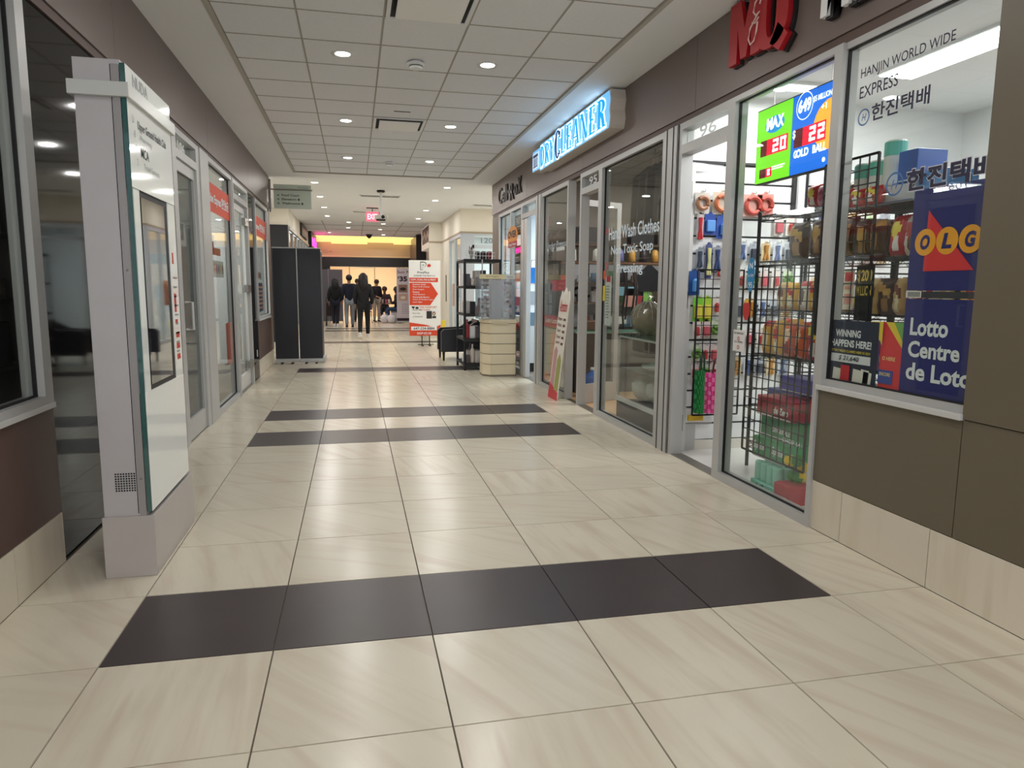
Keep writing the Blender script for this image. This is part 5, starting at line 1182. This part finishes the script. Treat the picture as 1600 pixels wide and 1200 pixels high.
for z in (1.455, 1.175): tag(MB().box(3.0, 4.9, 9.38, 9.58, z, z+.02).build('goods_shelf', C(120,100,84)), '%s brown goods shelf on the cleaner back wall' % ('upper' if z > 1.3 else 'middle'), 'shelf')
# counter and back
t = thing('cleaner_counter', 'dark cabinet counter with green glass edge inside the dry cleaner', 'counter', (2.85, 8.9, 0))
MB().box(0, 1.5, 0, .5, 0, .8).build('cabinet', C(70,64,62), t); MB().box(-.02, 1.52, -.03, .53, .82, .83).build('glass_top', mat('green_edge_glass', (110,190,160), rough=.1), t); MB().box(0, 1.5, -.02, .5, .8, .82).build('deck', C(200,204,204), t)
t = thing('cleaner_backdrop', 'white backdrop board with dark CLEANERS lettering behind the counter', 'sign board', (3.0, 9.6, .85))
MB().box(0, 2.0, 0, .03, 0, .9).build('board', C(176,178,186), t); MB().text('CLEANERS', .0, .42, 1.1, .15, -.003, .05).build('dark_lettering', C(34,38,60), t)
t = thing('cleaner_shelf', 'brown wall shelf of thread spools above the dry cleaner counter', 'shelf', (3.0, 8.85, 1.74), 0)
MB().box(-.3, 1.9, 0, .35, -.025, 0).build('board', C(120,84,60), t)
for x in (0, 1.6): MB().box(x, x+.02, .05, .33, -.2, -.025).build('bracket', MT_BLACK, t)
for k, c_ in enumerate(((226,226,222), (214,214,206), (226,226,222), (60,50,50), (120,120,180), (210,160,80), (50,40,44), (200,150,70), (90,90,140), (214,210,200), (150,60,60), (46,40,42))):
    t = thing('thread_spool', '%s thread spool, %s on the brown shelf' % (['white','cream','second white','dark','violet','gold','charcoal','amber','indigo','ivory','maroon','black'][k], 'standing'), 'thread spool', (2.8+.165*k, 8.95, 1.742))
    MB().lathe([(.03,0),(.055,.01),(.045,.15),(.02,.17)], n=12).build('thread', C(*c_), t, smooth=True); MB().lathe([(.06,0),(.06,.008)], n=12).build('base', MT_BLACK, t)
for k in range(4): carton('storage_box', '%s box stored above the spool shelf' % ['dark', 'brown', 'charcoal', 'grey-brown'][k], 2.95+.4*k, 9.3, 2.0, .34, .25, .22, [(40,36,38),(86,70,60),(50,50,54),(100,92,86)][k], None, (90,84,80), rz=0, cat='box')
MB().box(2.8, 4.9, 9.25, 9.6, 1.97, 2.0).build('upper_shelf', C(90,70,56), None); o = bpy.data.objects['upper_shelf']; tag(o, 'dark upper wall shelf above the thread spools', 'shelf')
mdk = mat('cleaner_dark', (58,52,50), rough=.8)
for k in range(9):   # hanging plastic garment covers over the window
    x = 2.9+.0*k; y = 7.15-.17*k
    b = MB(); n = 8
    for i in range(n):
        a = i/n*.14
    t = thing('garment_cover', 'dark garment in clear cover hanging high inside the dry cleaner window, %s from the doorway' % (words+['ninth'])[k], 'garment', (3.1, y, 2.05), random.uniform(-.3,.3))
    MB().prism([(-.22,0),(.22,0),(.2,.5),(.05,.62),(-.05,.62),(-.2,.5)], -.03, .03).build('garment', mat('dark_cloth_%d' % (k % 3), [(52,48,50),(70,64,62),(38,38,46)][k % 3], rough=.8, noise=.2, nscale=12), t)
    MB().tube([(0,0,.6),(0,0,.7),(.03,0,.73)], .004, 5).build('hanger_hook', MT_STEEL, t)
t = thing('garment_rail', 'steel garment rail under the dry cleaner ceiling', 'rail', (3.1, 5.75, 2.78))
MB().tube([(0,0,0),(0,1.45,0)], .012, 8).build('bar', MT_STEEL, t); MB().tube([(0,.1,0),(0,.1,.12)], .008, 6).tube([(0,1.35,0),(0,1.35,.12)], .008, 6).build('hanger_rod', MT_STEEL, t)
for k in range(5):   # belts
    tag(MB().tube([(0,0,0),(.02,-.01,-.2),(-.01,0,-.5),(.01,0,-.72)], [.02,.014,.014,.012], 6).tube([(.03,.0,.0),(.05,0,-.3),(.03,0,-.6)], .012, 6).build('leather_belt', C(*[(40,34,34),(70,60,60),(34,34,38),(96,80,70),(50,50,56)][k]), None, (3.35+.13*k, 8.5, 1.6)), '%s leather belt hanging above the counter' % ['black', 'grey-brown', 'charcoal', 'tan', 'slate'][k], 'belt')
t = thing('black_cardigan', 'black garment on a hanger over a lime cloth near the corner post', 'garment', (3.6, 8.3, 1.4), -.3); t.scale = (.75, .75, .8)
MB().prism([(-.16,-.05),(.16,-.05),(.2,.22),(.03,.36),(-.03,.36),(-.2,.2)], -.02, .02).build('cloth', C(34,36,44, rough=.9), t); MB().box(-.08, .06, -.01, .02, -.3, -.05).build('lime_cloth', C(150,214,110), t); MB().tube([(0,0,.34),(0,0,.42),(.03,0,.45)], .004, 5).build('hook', MT_STEEL, t)
for k, (x, z, w_, h, c_, l_) in enumerate(((3.45,1.3,.3,.12,(120,170,190),'teal picture card'), (3.55,1.15,.2,.25,(200,150,140),'pink portrait card'), (3.3,1.1,.16,.3,(60,64,74),'dark garment photo'), (3.75,1.1,.14,.2,(160,50,60),'red card'), (3.3,.92,.3,.1,(220,222,220),'white folded paper stack'))):
    tag(MB().box(0, w_, 0, .02, 0, h, c=.003).build('picture_card', C(*c_), None, (x, 9.0, z)), l_+' propped behind the dry cleaner counter', 'card')
    
tag(MB().box(0, .28, 0, .2, 0, .14, c=.02).build('brown_handbag', C(96,66,48), None, (3.0, 8.95, .832)), 'brown handbag on the dry cleaner counter', 'bag')
t = thing('water_jug', 'blue water jug on the wood floor inside the dry cleaner doorway', 'jug', (2.98, 8.55, .005))
MB().lathe([(.1,0),(.115,.02),(.115,.24),(.08,.3),(.03,.33),(.03,.36)], n=18).build('body', mat('jug_blue', (60,110,190), rough=.2), t, smooth=True); MB().lathe([(.034,.35),(.034,.38)], n=12).build('cap', MT_WHITE, t)

# ================================================================ PHONE SHOP
# window 5: local x = 12.75 - y
t = thing('sale_poster', 'black sale poster reading PAY LESS in the phone shop window', 'poster', (XR+.036, 11.66, 2.25), -PI/2)
MB().box(0, .58, 0, .004, 0, .32).build('sheet', C(40,38,40), t); MB().text('PAY', .08, .17, .3, .12, -.002, .04).text('LESS', .1, .03, .34, .12, -.002, .04).build('white_lettering', MT_LETW, t)
t = thing('oval_sale_sign', 'orange oval sign lettered OVER with red strip on the phone shop window', 'sign', (XR-.03, 11.95, 2.06), -PI/2)
MB().disc(.42, .19, .38, .15, 0, 28, 0, .008).build('orange_oval', C(236,150,50), t); MB().text('OVER', .1, .15, .64, .12, -.010, .05).build('dark_lettering', C(30,26,26), t)
MB().box(.12, .78, -.012, -.008, .0, .09).build('red_strip', C(196,40,50), t); MB().text('Deal Here', .16, .02, .58, .05, -.014, .02).build('white_lettering', MT_LETW, t)
t = thing('black_leaflet', 'black leaflet poster with pale lines under the oval sign', 'poster', (XR+.036, 11.66, 1.68), -PI/2)
MB().box(0, .58, 0, .004, 0, .4).build('sheet', C(36,34,38), t); MB().lines(.06, .34, .35, 5, .06, .014, -.001).build('pale_lines', C(210,210,210), t)
b = MB(); b.box(1.1, 1.7, .03, .034, .95, 1.25); b.build('blue_poster', C(60,100,170), w5); MB().box(1.1, 1.65, .03, .034, 1.5, 1.64).build('orange_poster', C(226,150,110), w5)
MB().box(1.08, 1.7, .03, .036, .1, .93).build('grey_ad_panel', C(150,150,156), w5); MB().disc(1.35, .75, .12, .05, .029).build('red_mark', C(190,60,70), w5)
b = MB(); b.lines(1.2, .62, .4, 7, .07, .02, .029); b.build('ad_print', C(90,90,100), w5)
t = thing('phone_shop_shelf', 'white shelf with glass sides inside the phone shop doorway', 'shelf', (2.74, 11.35, 0), 0)
for z in (.75, 1.1, 1.45): MB().box(0, 1.4, 0, .3, z, z+.02).build('shelf', MT_WHITE, t)
MB().box(0, 1.4, 0, .3, 0.15, .75).build('cabinet', MT_WHITE, t); MB().box(0, 1.4, .02, .3, 0, .15).build('plinth', MT_BLACK, t); MB().box(0, .03, 0, .3, .75, 1.5).build('side', MT_ALUL, t)
for k, (x, z) in enumerate(((.05,1.12), (.3,1.12), (.55,1.12), (.05,.77), (.35,.77), (.6,.77))): tag(MB().box(0, .16, 0, .06, 0, .22, c=.004).build('phone_case_box', C(*[(190,200,206),(90,120,150),(214,214,220),(120,150,170),(200,206,214),(60,70,80)][k]), None, (2.76+x, 11.37, z)), '%s phone accessory box on the white shelf of the phone shop' % ['silver','steel blue','white','teal grey','pale','black'][k], 'box')
t = thing('blue_gift_bag', 'bright blue bag on the phone shop shelf', 'bag', (2.80, 11.42, 1.472)); MB().box(0, .26, 0, .1, 0, .26, c=.01).build('body', C(20,130,220), t); MB().tube([(.07,.05,.26),(.08,.05,.38),(.18,.05,.38),(.19,.05,.26)], .006, 6).build('handle', C(180,60,60), t)
tag(MB().box(0, .18, 0, .1, 0, .24, c=.004).build('dark_case', C(30,34,60), None, (3.1, 11.4, 1.472)), 'dark blue case beside the bright blue bag', 'case')
# ================================================================ PROPS BESIDE THE PHONE SHOP
# beige jewellery cabinet
t = thing('jewellery_cabinet', 'beige five-drawer display cabinet standing in front of the phone shop', 'cabinet', (1.97, 10.82, 0))
mbg = mat('cabinet_beige', (222,208,178), rough=.45, noise=.02)
pts = [(.10,0),(.50,0),(.52,.04),(.52,.42),(.5,.46),(.06,.46),(0,.40),(0,.14)]
MB().plate([(x, y) for x, y in pts], 0.0, .03).build('toe_base', C(120,110,96), t)
for k in range(5):
    z0 = .03+.162*k; g = .008 if k else 0
    o = MB().plate(pts, z0+g, z0+.158).build('drawer', mbg, t)
MB().plate([(x*.96+.01, y*.96+.01) for x, y in pts], .03, .84).build('carcass', C(150,138,116), t)
MB().plate([(x*1.06-.015, y*1.06-.012) for x, y in pts], .845, .9).build('counter_top', mbg, t)
MB().box(.13, .37, -.03, -.02, .83, .87).build('top_lip', C(206,192,160), t)
t = thing('acrylic_jewellery_display', 'clear acrylic display of earring cards with a gold header on the beige cabinet', 'display', (1.90, 10.86, .9))
mac = glass('acrylic', (238,240,242), mul=.5, white=.08)
b = MB(); b.box(0, .27, 0, .006, 0, .66).box(.27, .56, .0, .006, 0, .66).box(0, .006, 0, .4, 0, .66).box(.554, .56, 0, .4, 0, .66).box(0, .56, .394, .4, 0, .66); b.build('acrylic_sheet', mac, t)
MB().box(-.005, .4, -.012, -.004, .63, .70).build('gold_header', C(226,212,166), t); MB().box(.4, .565, -.012, -.004, .63, .70).build('silver_header', C(214,216,212), t)
b = MB(); b.text('Best Fingers', .1, .65, .2, .03, -.0135, .0).text('Nails', .44, .65, .09, .025, -.0135, 0); b.build('header_lettering', C(150,130,90), t)
MB().box(.2, .36, .05, .3, 0, .62).build('mirror_core', mat('mirror_core', (232,228,228), rough=.15), t)
for k in range(8):
    for x in (.02, .38):
        MB().box(x, x+.16, .02, .1, .03+.073*k, .036+.073*k).build('ledge', mac, t)
n_ = 0
for k in range(8):
    for q, x in enumerate((.03, .075, .12, .39, .435, .48)):
        c_ = random.choice(((226,222,218),(70,66,70),(226,190,190),(214,208,200),(240,238,234),(150,130,130)))
        MB().box(x, x+.036, .012, .03, .037+.073*k, .037+.073*k+random.uniform(.03,.055)).build('earring_card', C(*c_), t)
# black plastic shelf rack
t = thing('black_shelf_rack', 'tall black plastic shelf rack loaded with small goods behind the beige cabinet', 'shelf rack', (1.80, 11.72, 0))
for x in (0, .6):
    for y in (0, .85): MB().lathe([(.022,0),(.022,1.84)], cx=x, cy=y, n=8).build('post', MT_BLACK, t)
RZ = (.08, .5, .92, 1.38, 1.82)
for z in RZ:
    b = MB(); b.box(-.02, .62, -.02, .87, z, z+.04, c=.006).box(-.02, .62, -.025, -.02, z-.01, z+.045); b.build('shelf', MT_BLACK, t)
b = MB(); b.box(.28,.3,-.03,-.02,.1,1.86); b.build('front_bar', MT_ALU, t)
def basket(x, y, z, w_, d, h, label, c_=(226,228,226)):
    t = thing('wire_basket', label, 'basket', (x, y, z)); b = MB()
    for a in (0, .5, 1):
        q = [(-w_/2+.01*(1-a), -d/2+.01*(1-a), h*a), (w_/2-.01*(1-a), -d/2, h*a), (w_/2, d/2, h*a), (-w_/2, d/2, h*a)]
        b.tube(q, .004, 5, closed=True)
    n = 7
    for i in range(n+1):
        u = -w_/2+w_*i/n
        b.tube([(u,-d/2,0),(u,-d/2,h)], .002, 4).tube([(u,d/2,0),(u,d/2,h)], .002, 4)
    b.box(-w_/2, w_/2, -d/2, d/2, 0, .006); b.build('wires', C(*c_), t); return t
basket(2.14, 11.88, 1.862, .36, .2, .12, 'white basket of dark cases on top of the black rack'); basket(1.93, 11.86, 1.862, .15, .16, .15, 'small white pot basket on the corner of the black rack')
for k, c_ in enumerate(((36,34,38), (40,38,42), (120,20,34))): tag(MB().box(-.04, .04, -.06, .06, 0, .13, c=.02).build('round_case', C(*c_), None, (2.04+.1*k, 11.88, 1.872)), ['dark case, first in the white basket', 'dark case with pale dot in the white basket', 'dark red case in the white basket'][k], 'case')
t = thing('tripod_gadget', 'dark and silver gadget bundle in the small pot basket', 'gadget', (1.93, 11.86, 1.87))
for k in range(6): MB().tube([(0,0,0),(random.uniform(-.06,.06),random.uniform(-.05,.05),random.uniform(.12,.22))], .01, 6).build('stick', MT_BLACK if k % 2 else MT_STEEL, t)
tag(MB().ball(0, 0, .06, .1, .07, .06, 10, 6, 0, .12).build('silver_pouch', mpl, None, (2.18, 12.05, 1.865)), 'silver plastic pouch behind the basket of cases', 'pouch')
cs = (((90,86,92),'charcoal'), ((240,240,242),'white'), ((170,60,70),'red'), ((40,40,44),'black'), ((206,202,200),'grey'), ((226,214,202),'beige'))
for r_i, z in enumerate(RZ[:4]):
    for row in (0, 1):
        for q in range(6):
            (c_, nm) = cs[(q*5+r_i*2+row) % 6]; h = .14+.06*((q*7+r_i*3) % 4)
            b = MB(); k = (q+r_i) % 3
            if k == 0: b.box(-.044, .044, -.05, .05, 0, h, c=.006)
            elif k == 1: b.lathe([(.02,0),(.034,.01),(.034,h*.7),(.015,h*.8),(.015,h)], n=10)
            else: b.box(-.045, .045, -.02, .02, 0, h*.8, c=.004).box(-.02, .02, -.03, -.02, .02, h*.5)
            o = b.build('accessory', C(*c_), None, (1.85+.09*q, 11.79+.25*row, z+.042))
            tag(o, '%s accessory item, %s row on %s shelf of the tall black rack' % (nm, 'back' if row else 'front', ['lowest', 'second', 'third', 'fourth'][r_i]), 'accessory', '%s goods on %s rack shelf' % (nm, ['lowest', 'second', 'third', 'fourth'][r_i]))
carton('storage_bin', 'grey white-rimmed plastic bin on the foot of the black rack', 1.86, 12.1, .125, .3, .3, .2, (170,168,164), None, (230,230,230), rz=-PI/2, cat='bin')
# lounge chair
t = thing('lounge_chair', 'black leather tub armchair with wooden legs beyond the black rack', 'armchair', (1.60, 13.35, 0), 0)
mlea = mat('black_leather', (30,30,36), rough=.38, noise=.1, nscale=6, bump=.2, bscale=80)
MB().box(.12, .66, .1, .62, .2, .44, c=.03).build('seat', mlea, t, smooth=False)
MB().prism([(.62,.18),(.80,.16),(.82,.74),(.70,.78),(.62,.5)], 0.02, .7).build('backrest', mlea, t)
for y in (0, .62):
    MB().prism([(.0,.17),(.76,.17),(.78,.70),(.66,.74),(.45,.62),(.05,.60),(0,.55)], y, y+.1).build('armrest', mlea, t)
for x in (.05, .7):
    for y in (.05, .66): MB().lathe([(.018,0),(.028,.18)], cx=x, cy=y, n=4).build('leg', C(28,22,20), t)
tag(MB().rbox(0, 0, .3, .10, .03, .6, (0,.1,0), c=.005).build('wet_floor_board', C(226,200,60), None, (2.10, 17.25, 0)), 'yellow folded board standing behind the orange print stand', 'board')
# far food court table, bags, stool, stroller
t = thing('food_court_table', 'dark pedestal table with cups where the seated group is', 'table', (1.22, 29.15, 0))
MB().box(-.25, .28, -.25, .25, .72, .75, c=.005).build('top', C(60,50,46), t); MB().lathe([(.2,0),(.03,.04),(.03,.72)], n=12).build('pedestal', MT_BLACK, t)
for k, (x, c_, n_) in enumerate(((1.1,(236,236,236),'white'), (1.25,(226,110,140),'pink'), (1.36,(240,236,230),'pale'))):
    tag(MB().lathe([(.035,0),(.045,.15),(.045,.16)], n=12).build('paper_cup', C(*c_), None, (x, 29.0, .752)), '%s paper cup on the food court table' % n_, 'cup')
t = thing('dark_chair', 'dark metal chair between the walking woman and the standing man', 'chair', (.45, 28.2, 0))
MB().box(-.2, .2, -.2, .2, .43, .46, c=.01).build('seat', C(60,62,90), t); MB().box(-.2, .2, .18, .21, .5, .85, c=.01).build('backrest', C(60,62,90), t)
for x in (-.18, .18):
    for y in (-.18, .18): MB().tube([(x*1.15,y*1.15,0),(x,y,.44)], .011, 6).build('leg', MT_BLACK, t)
tag(MB().ball(0, 0, .06, .14, .1, .07, 12, 7, 0, .15).build('crumpled_bag', mpl, None, (.45, 28.2, .46), smooth=True), 'white crumpled bag on the dark chair', 'bag')
for k, (x, y, s_) in enumerate(((1.12, 28.05, .17), (1.40, 27.95, .17), (1.22, 28.4, .14))):
    t = thing('shopping_bag', '%s white plastic shopping bag on the floor at the food court entrance' % ['first','larger','rearmost'][k], 'bag', (x, y, 0))
    MB().ball(0, 0, s_, s_, s_*.7, s_, 12, 8, 0, .1).build('body', mat('white_plastic', (226,226,230), rough=.4), t, smooth=True); MB().tube([(-.06,0,s_*1.8),(-.03,0,s_*2.4),(.03,0,s_*2.4),(.06,0,s_*1.8)], .01, 5).build('handle', mat('white_plastic', (226,226,230)), t)
t = thing('storage_crate', 'white crate stacked behind the shopping bags', 'crate', (1.60, 28.25, 0)); MB().box(-.2, .3, -.15, .15, 0, .42, c=.01).build('body', C(206,206,212), t); MB().box(-.22, .32, -.17, .17, .42, .45, c=.01).build('lid', C(60,60,70), t)
t = thing('stroller', 'dark stroller with wheels beside the woman in black', 'stroller', (-1.0, 26.2, 0))
MB().tube([(0,.3,1.0),(0,.1,.6),(0,-.25,.12)], .012, 6).tube([(.35,.3,1.0),(.35,.1,.6),(.35,-.25,.12)], .012, 6).tube([(0,.3,1.0),(.35,.3,1.0)], .015, 6).tube([(0,.25,.12),(0,-.05,.55)], .012, 6).tube([(.35,.25,.12),(.35,-.05,.55)], .012, 6).build('frame', MT_BLACK, t)
MB().prism([(.02,.35),(.33,.35),(.33,.8),(.17,.92),(.02,.8)], -.1, .25).build('seat_canopy', C(60,46,44, rough=.9), t)
for x in (0, .35):
    for y in (-.25, .25): MB().tube([(x-.02,y,.09),(x+.02,y,.09)], .09, 14).build('wheel', MT_BLACK, t)
tag(MB().ball(0, 0, .1, .1, .08, .1, 10, 7, 0, .1).build('white_pouch', mpl, None, (-.72, 25.9, .72)), 'small white bag held low beside the stroller handle', 'bag')

# ================================================================ PEOPLE
def skin(nodes, edges, root, sub=1):
    names = list(nodes); idx = {n: i for i, n in enumerate(names)}
    me = bpy.data.meshes.new('s'); me.from_pydata([nodes[n][0] for n in names], [(idx[a], idx[b]) for a, b in edges], [])
    ob = bpy.data.objects.new('s', me); COL.objects.link(ob)
    sk = ob.modifiers.new('k', 'SKIN'); sk.use_smooth_shade = True
    for n in names:
        v = me.skin_vertices[0].data[idx[n]]; r = nodes[n][1]; v.radius = (r, r) if not isinstance(r, tuple) else r; v.use_root = (n == root)
    if sub: s_ = ob.modifiers.new('u', 'SUBSURF'); s_.levels = sub; s_.render_levels = sub
    dg = bpy.context.evaluated_depsgraph_get(); m2 = bpy.data.meshes.new_from_object(ob.evaluated_get(dg))
    b = MB(); b.v = [v.co[:] for v in m2.vertices]; b.f = [tuple(p.vertices) for p in m2.polygons]; b.m = [0]*len(b.f)
    bpy.data.objects.remove(ob); bpy.data.meshes.remove(me); bpy.data.meshes.remove(m2)
    return b
def person(label, loc, rz, H, top, pants, shoes, hair, hairlen, skin_c=(150,110,90), pose=None, long_coat=0, bag_=None):
    # local frame: figure faces +y
    s = H/1.73; g = thing('person', label, 'person', loc, rz)
    J = dict(pelvis=(0,0,.93), waist=(0,0,1.08), chest=(0,0,1.28), collar=(0,-.01,1.43), neck=(0,0,1.50), chin=(0,.02,1.57), skull=(0,0,1.65),
             sh_l=(-.17,0,1.40), el_l=(-.225,-.04,1.13), wr_l=(-.22,.04,.89), sh_r=(.17,0,1.40), el_r=(.225,-.02,1.13), wr_r=(.22,.08,.89),
             hip_l=(-.09,0,.90), kn_l=(-.10,.10,.50), an_l=(-.10,-.10,.10), hip_r=(.09,0,.90), kn_r=(.10,.12,.50), an_r=(.10,.22,.08))
    J.update(pose or {})
    J = {k: Vector(v)*s for k, v in J.items()}
    R = dict(pelvis=.125, waist=.115, chest=.135, collar=.075, neck=.052, chin=.06, skull=.088, sh_l=.062, el_l=.043, wr_l=.028, sh_r=.062, el_r=.043, wr_r=.028, hip_l=.09, kn_l=.058, an_l=.038, hip_r=.09, kn_r=.058, an_r=.038)
    nd = {k: (J[k], R[k]*s) for k in J}
    E_ = [('pelvis','waist'),('waist','chest'),('chest','collar'),('collar','neck'),('neck','chin'),('chin','skull'),('chest','sh_l'),('sh_l','el_l'),('el_l','wr_l'),('chest','sh_r'),('sh_r','el_r'),('el_r','wr_r'),
          ('pelvis','hip_l'),('hip_l','kn_l'),('kn_l','an_l'),('pelvis','hip_r'),('hip_r','kn_r'),('kn_r','an_r')]
    for sd in ('l', 'r'):   # palm and five fingers
        d = (J['wr_'+sd]-J['el_'+sd]).normalized(); sgn = -1 if sd == 'l' else 1
        palm = J['wr_'+sd]+d*.07*s; nd['pa_'+sd] = (palm, .026*s); E_.append(('wr_'+sd, 'pa_'+sd))
        for q in range(5):
            off = Vector((0, .026*(1.5-q), 0)) if q < 4 else Vector((0, .035, .02))
            ln = (.065, .075, .07, .055, .045)[q]
            a = palm+off*s*.9+d*.02*s; c_ = a+d*ln*.55*s; e_ = c_+(d*.5+Vector((-sgn*.25, .1, 0)))*ln*.5*s
            nd['f%d_%s' % (q, sd)] = (a, .009*s); nd['g%d_%s' % (q, sd)] = (c_, .008*s); nd['h%d_%s' % (q, sd)] = (e_, .007*s)
            E_ += [('pa_'+sd, 'f%d_%s' % (q, sd)), ('f%d_%s' % (q, sd), 'g%d_%s' % (q, sd)), ('g%d_%s' % (q, sd), 'h%d_%s' % (q, sd))]
    b = skin(nd, E_, 'pelvis'); hc = J['skull']
    b.ball(hc.x, hc.y+.085*s, hc.z-.02*s, .014*s, .02*s, .018*s, 8, 6)
    for q in (-1, 1): b.ball(hc.x+q*.083*s, hc.y, hc.z-.02*s, .012*s, .02*s, .03*s, 8, 6)
    b.build('body', C(*skin_c, rough=.55), g, smooth=True)
    for q in (-1, 1): MB().ball(hc.x+q*.03*s, hc.y+.078*s, hc.z+.005*s, .011*s, .01*s, .007*s, 8, 5).build('eye', C(30,24,22), g)
    MB().box(hc.x-.022*s, hc.x+.022*s, hc.y+.074*s, hc.y+.082*s, hc.z-.058*s, hc.z-.048*s).build('mouth', C(140,80,76), g)
    # jacket
    up = {k: (J[k], R[k]*s*q) for k, q in (('waist',1.42),('chest',1.36),('collar',1.45),('sh_l',1.5),('el_l',1.75),('wr_l',1.6),('sh_r',1.5),('el_r',1.75),('wr_r',1.6))}
    up['hem'] = (J['pelvis']+Vector((0,0,.0-.02-long_coat))*s, .17*s)
    E2 = [('hem','waist'),('waist','chest'),('chest','collar'),('chest','sh_l'),('sh_l','el_l'),('el_l','wr_l'),('chest','sh_r'),('sh_r','el_r'),('el_r','wr_r')]
    up['wr_l'] = (J['wr_l']*.9+J['el_l']*.1, .042*s); up['wr_r'] = (J['wr_r']*.9+J['el_r']*.1, .042*s)
    skin(up, E2, 'chest').build('jacket', mat('cloth_%d_%d_%d' % top, top, rough=.85, noise=.15, nscale=8), g, smooth=True)
    lo = {k: (J[k], R[k]*s*q) for k, q in (('pelvis',1.08),('hip_l',1.12),('kn_l',1.3),('hip_r',1.12),('kn_r',1.3))}
    for sd in ('l', 'r'): lo['an_'+sd] = (J['an_'+sd]+Vector((0,0,.0))*s, .058*s)
    skin(lo, [('pelvis','hip_l'),('hip_l','kn_l'),('kn_l','an_l'),('pelvis','hip_r'),('hip_r','kn_r'),('kn_r','an_r')], 'pelvis').build('trousers', mat('cloth_%d_%d_%d' % pants, pants, rough=.85, noise=.12, nscale=8), g, smooth=True)
    for sd in ('l', 'r'):
        a = J['an_'+sd]; z = max(a.z-.08*s, .0)
        o = MB().box(-.045*s, .045*s, -.08*s, .18*s, 0, .025*s, 1, c=.006).ball(0, .07*s, .04*s, .045*s, .11*s, .045*s, 12, 8).ball(0, -.03*s, .06*s, .045*s, .055*s, .06*s, 10, 7)
        o.build('shoe', [C(*shoes), C(230,230,226)], g, loc=(a.x, a.y, z), smooth=True)
    hb = MB()
    hb.ball(hc.x, hc.y-.018*s, hc.z+.022*s, .104*s, .105*s, .104*s, 16, 10, 0, .02)
    if hairlen > .05:
        for q in range(9):
            a = PI+PI*(q/8); x = hc.x+.085*s*math.cos(a); y = hc.y-.01*s+.085*s*math.sin(a)
            hb.tube([(x, y, hc.z+.05*s), (x*1.05, y-.01, hc.z-.1*s), (hc.x+(x-hc.x)*1.15, y-.03*s, hc.z-hairlen*.6*s), (hc.x+(x-hc.x)*1.0, y-.04*s, hc.z-hairlen*s)], [.04*s, .045*s, .045*s, .02*s], 6)
    hb.build('hair', mat('hair_%d_%d_%d' % hair, hair, rough=.6), g, smooth=True)
    return g
BK = (22,20,22)
person('woman in long black coat and trousers walking away, nearest of the walkers', (.24, 19.75, 0), -.05, 1.73, (20,20,24), (18,18,22), (214,206,200), (26,20,20), .34, long_coat=.12,
       pose=dict(an_l=(-.1,-.22,.14), kn_l=(-.1,.02,.5), kn_r=(.1,.12,.5), an_r=(.09,.2,.08)))
person('person in navy jacket and grey jeans walking away in the middle of the three', (-.17, 24.5, 0), .05, 1.76, (17,21,42), (140,146,156), (60,50,48), (24,20,20), .0, long_coat=.08)
person('woman with long dark hair in black top and navy jeans beside the stroller', (-.66, 25.5, 0), .1, 1.66, (18,18,22), (28,30,46), (230,228,226), (24,20,20), .30, pose=dict(an_l=(-.05,.1,.08), an_r=(.06,.0,.08), kn_l=(-.07,.08,.5), kn_r=(.08,.04,.5)))
person('person mostly hidden between the two walkers, dark hair and dark coat', (.12, 28.6, 0), PI, 1.68, (40,50,48), (40,44,50), (30,30,30), (26,22,20), .0, pose=dict(an_l=(-.1,0,.08), an_r=(.1,0,.08), kn_l=(-.1,.02,.5), kn_r=(.1,.02,.5)))
person('man in dark jacket and pale trousers standing by the food court table', (.85, 28.75, 0), PI+.5, 1.68, (28,26,36), (170,160,150), (24,22,24), (26,22,20), .0, (170,130,110),
       pose=dict(an_l=(-.1,0,.08), an_r=(.1,0,.08), kn_l=(-.1,.02,.5), kn_r=(.1,.02,.5), wr_r=(.12,.26,1.05), el_r=(.22,.05,1.12), neck=(0,.03,1.5), chin=(0,.06,1.56), skull=(0,.06,1.63)))
sit = dict(pelvis=(0,0,.50), waist=(0,0,.66), chest=(0,.03,.86), collar=(0,.05,1.0), neck=(0,.06,1.07), chin=(0,.1,1.14), skull=(0,.09,1.22), sh_l=(-.17,.04,.98), el_l=(-.23,.1,.74), wr_l=(-.18,.32,.70), sh_r=(.17,.04,.98), el_r=(.23,.1,.74), wr_r=(.18,.32,.70),
           hip_l=(-.09,.02,.48), kn_l=(-.12,.42,.50), an_l=(-.12,.38,.08), hip_r=(.09,.02,.48), kn_r=(.12,.42,.50), an_r=(.12,.44,.08))
person('seated person in black hooded coat and blue jeans facing the table', (1.72, 28.75, 0), PI/2, 1.85, (24,24,28), (50,70,104), (40,40,44), (24,22,22), .12, pose=sit)
person('seated person with shaved head behind the food court table', (1.22, 29.9, 0), PI, 1.85, (60,50,56), (40,44,60), (40,40,44), (60,44,38), .0, (120,84,66), pose=sit)
for x, y in ((1.72, 28.75), (1.22, 29.9)):
    t = thing('stool', 'dark stool under the seated person in black' if x > 1.5 else 'dark stool under the seated person with shaved head', 'stool', (x, y, 0))
    MB().lathe([(.17,.40),(.18,.42),(.17,.44)], n=16).build('seat', MT_BLACK, t)
    for k in range(4): MB().tube([(.17*math.cos(k*PI/2+.7), .17*math.sin(k*PI/2+.7), 0), (.1*math.cos(k*PI/2+.7), .1*math.sin(k*PI/2+.7), .41)], .011, 6).build('leg', MT_BLACK, t)
bpy.context.view_layer.update()
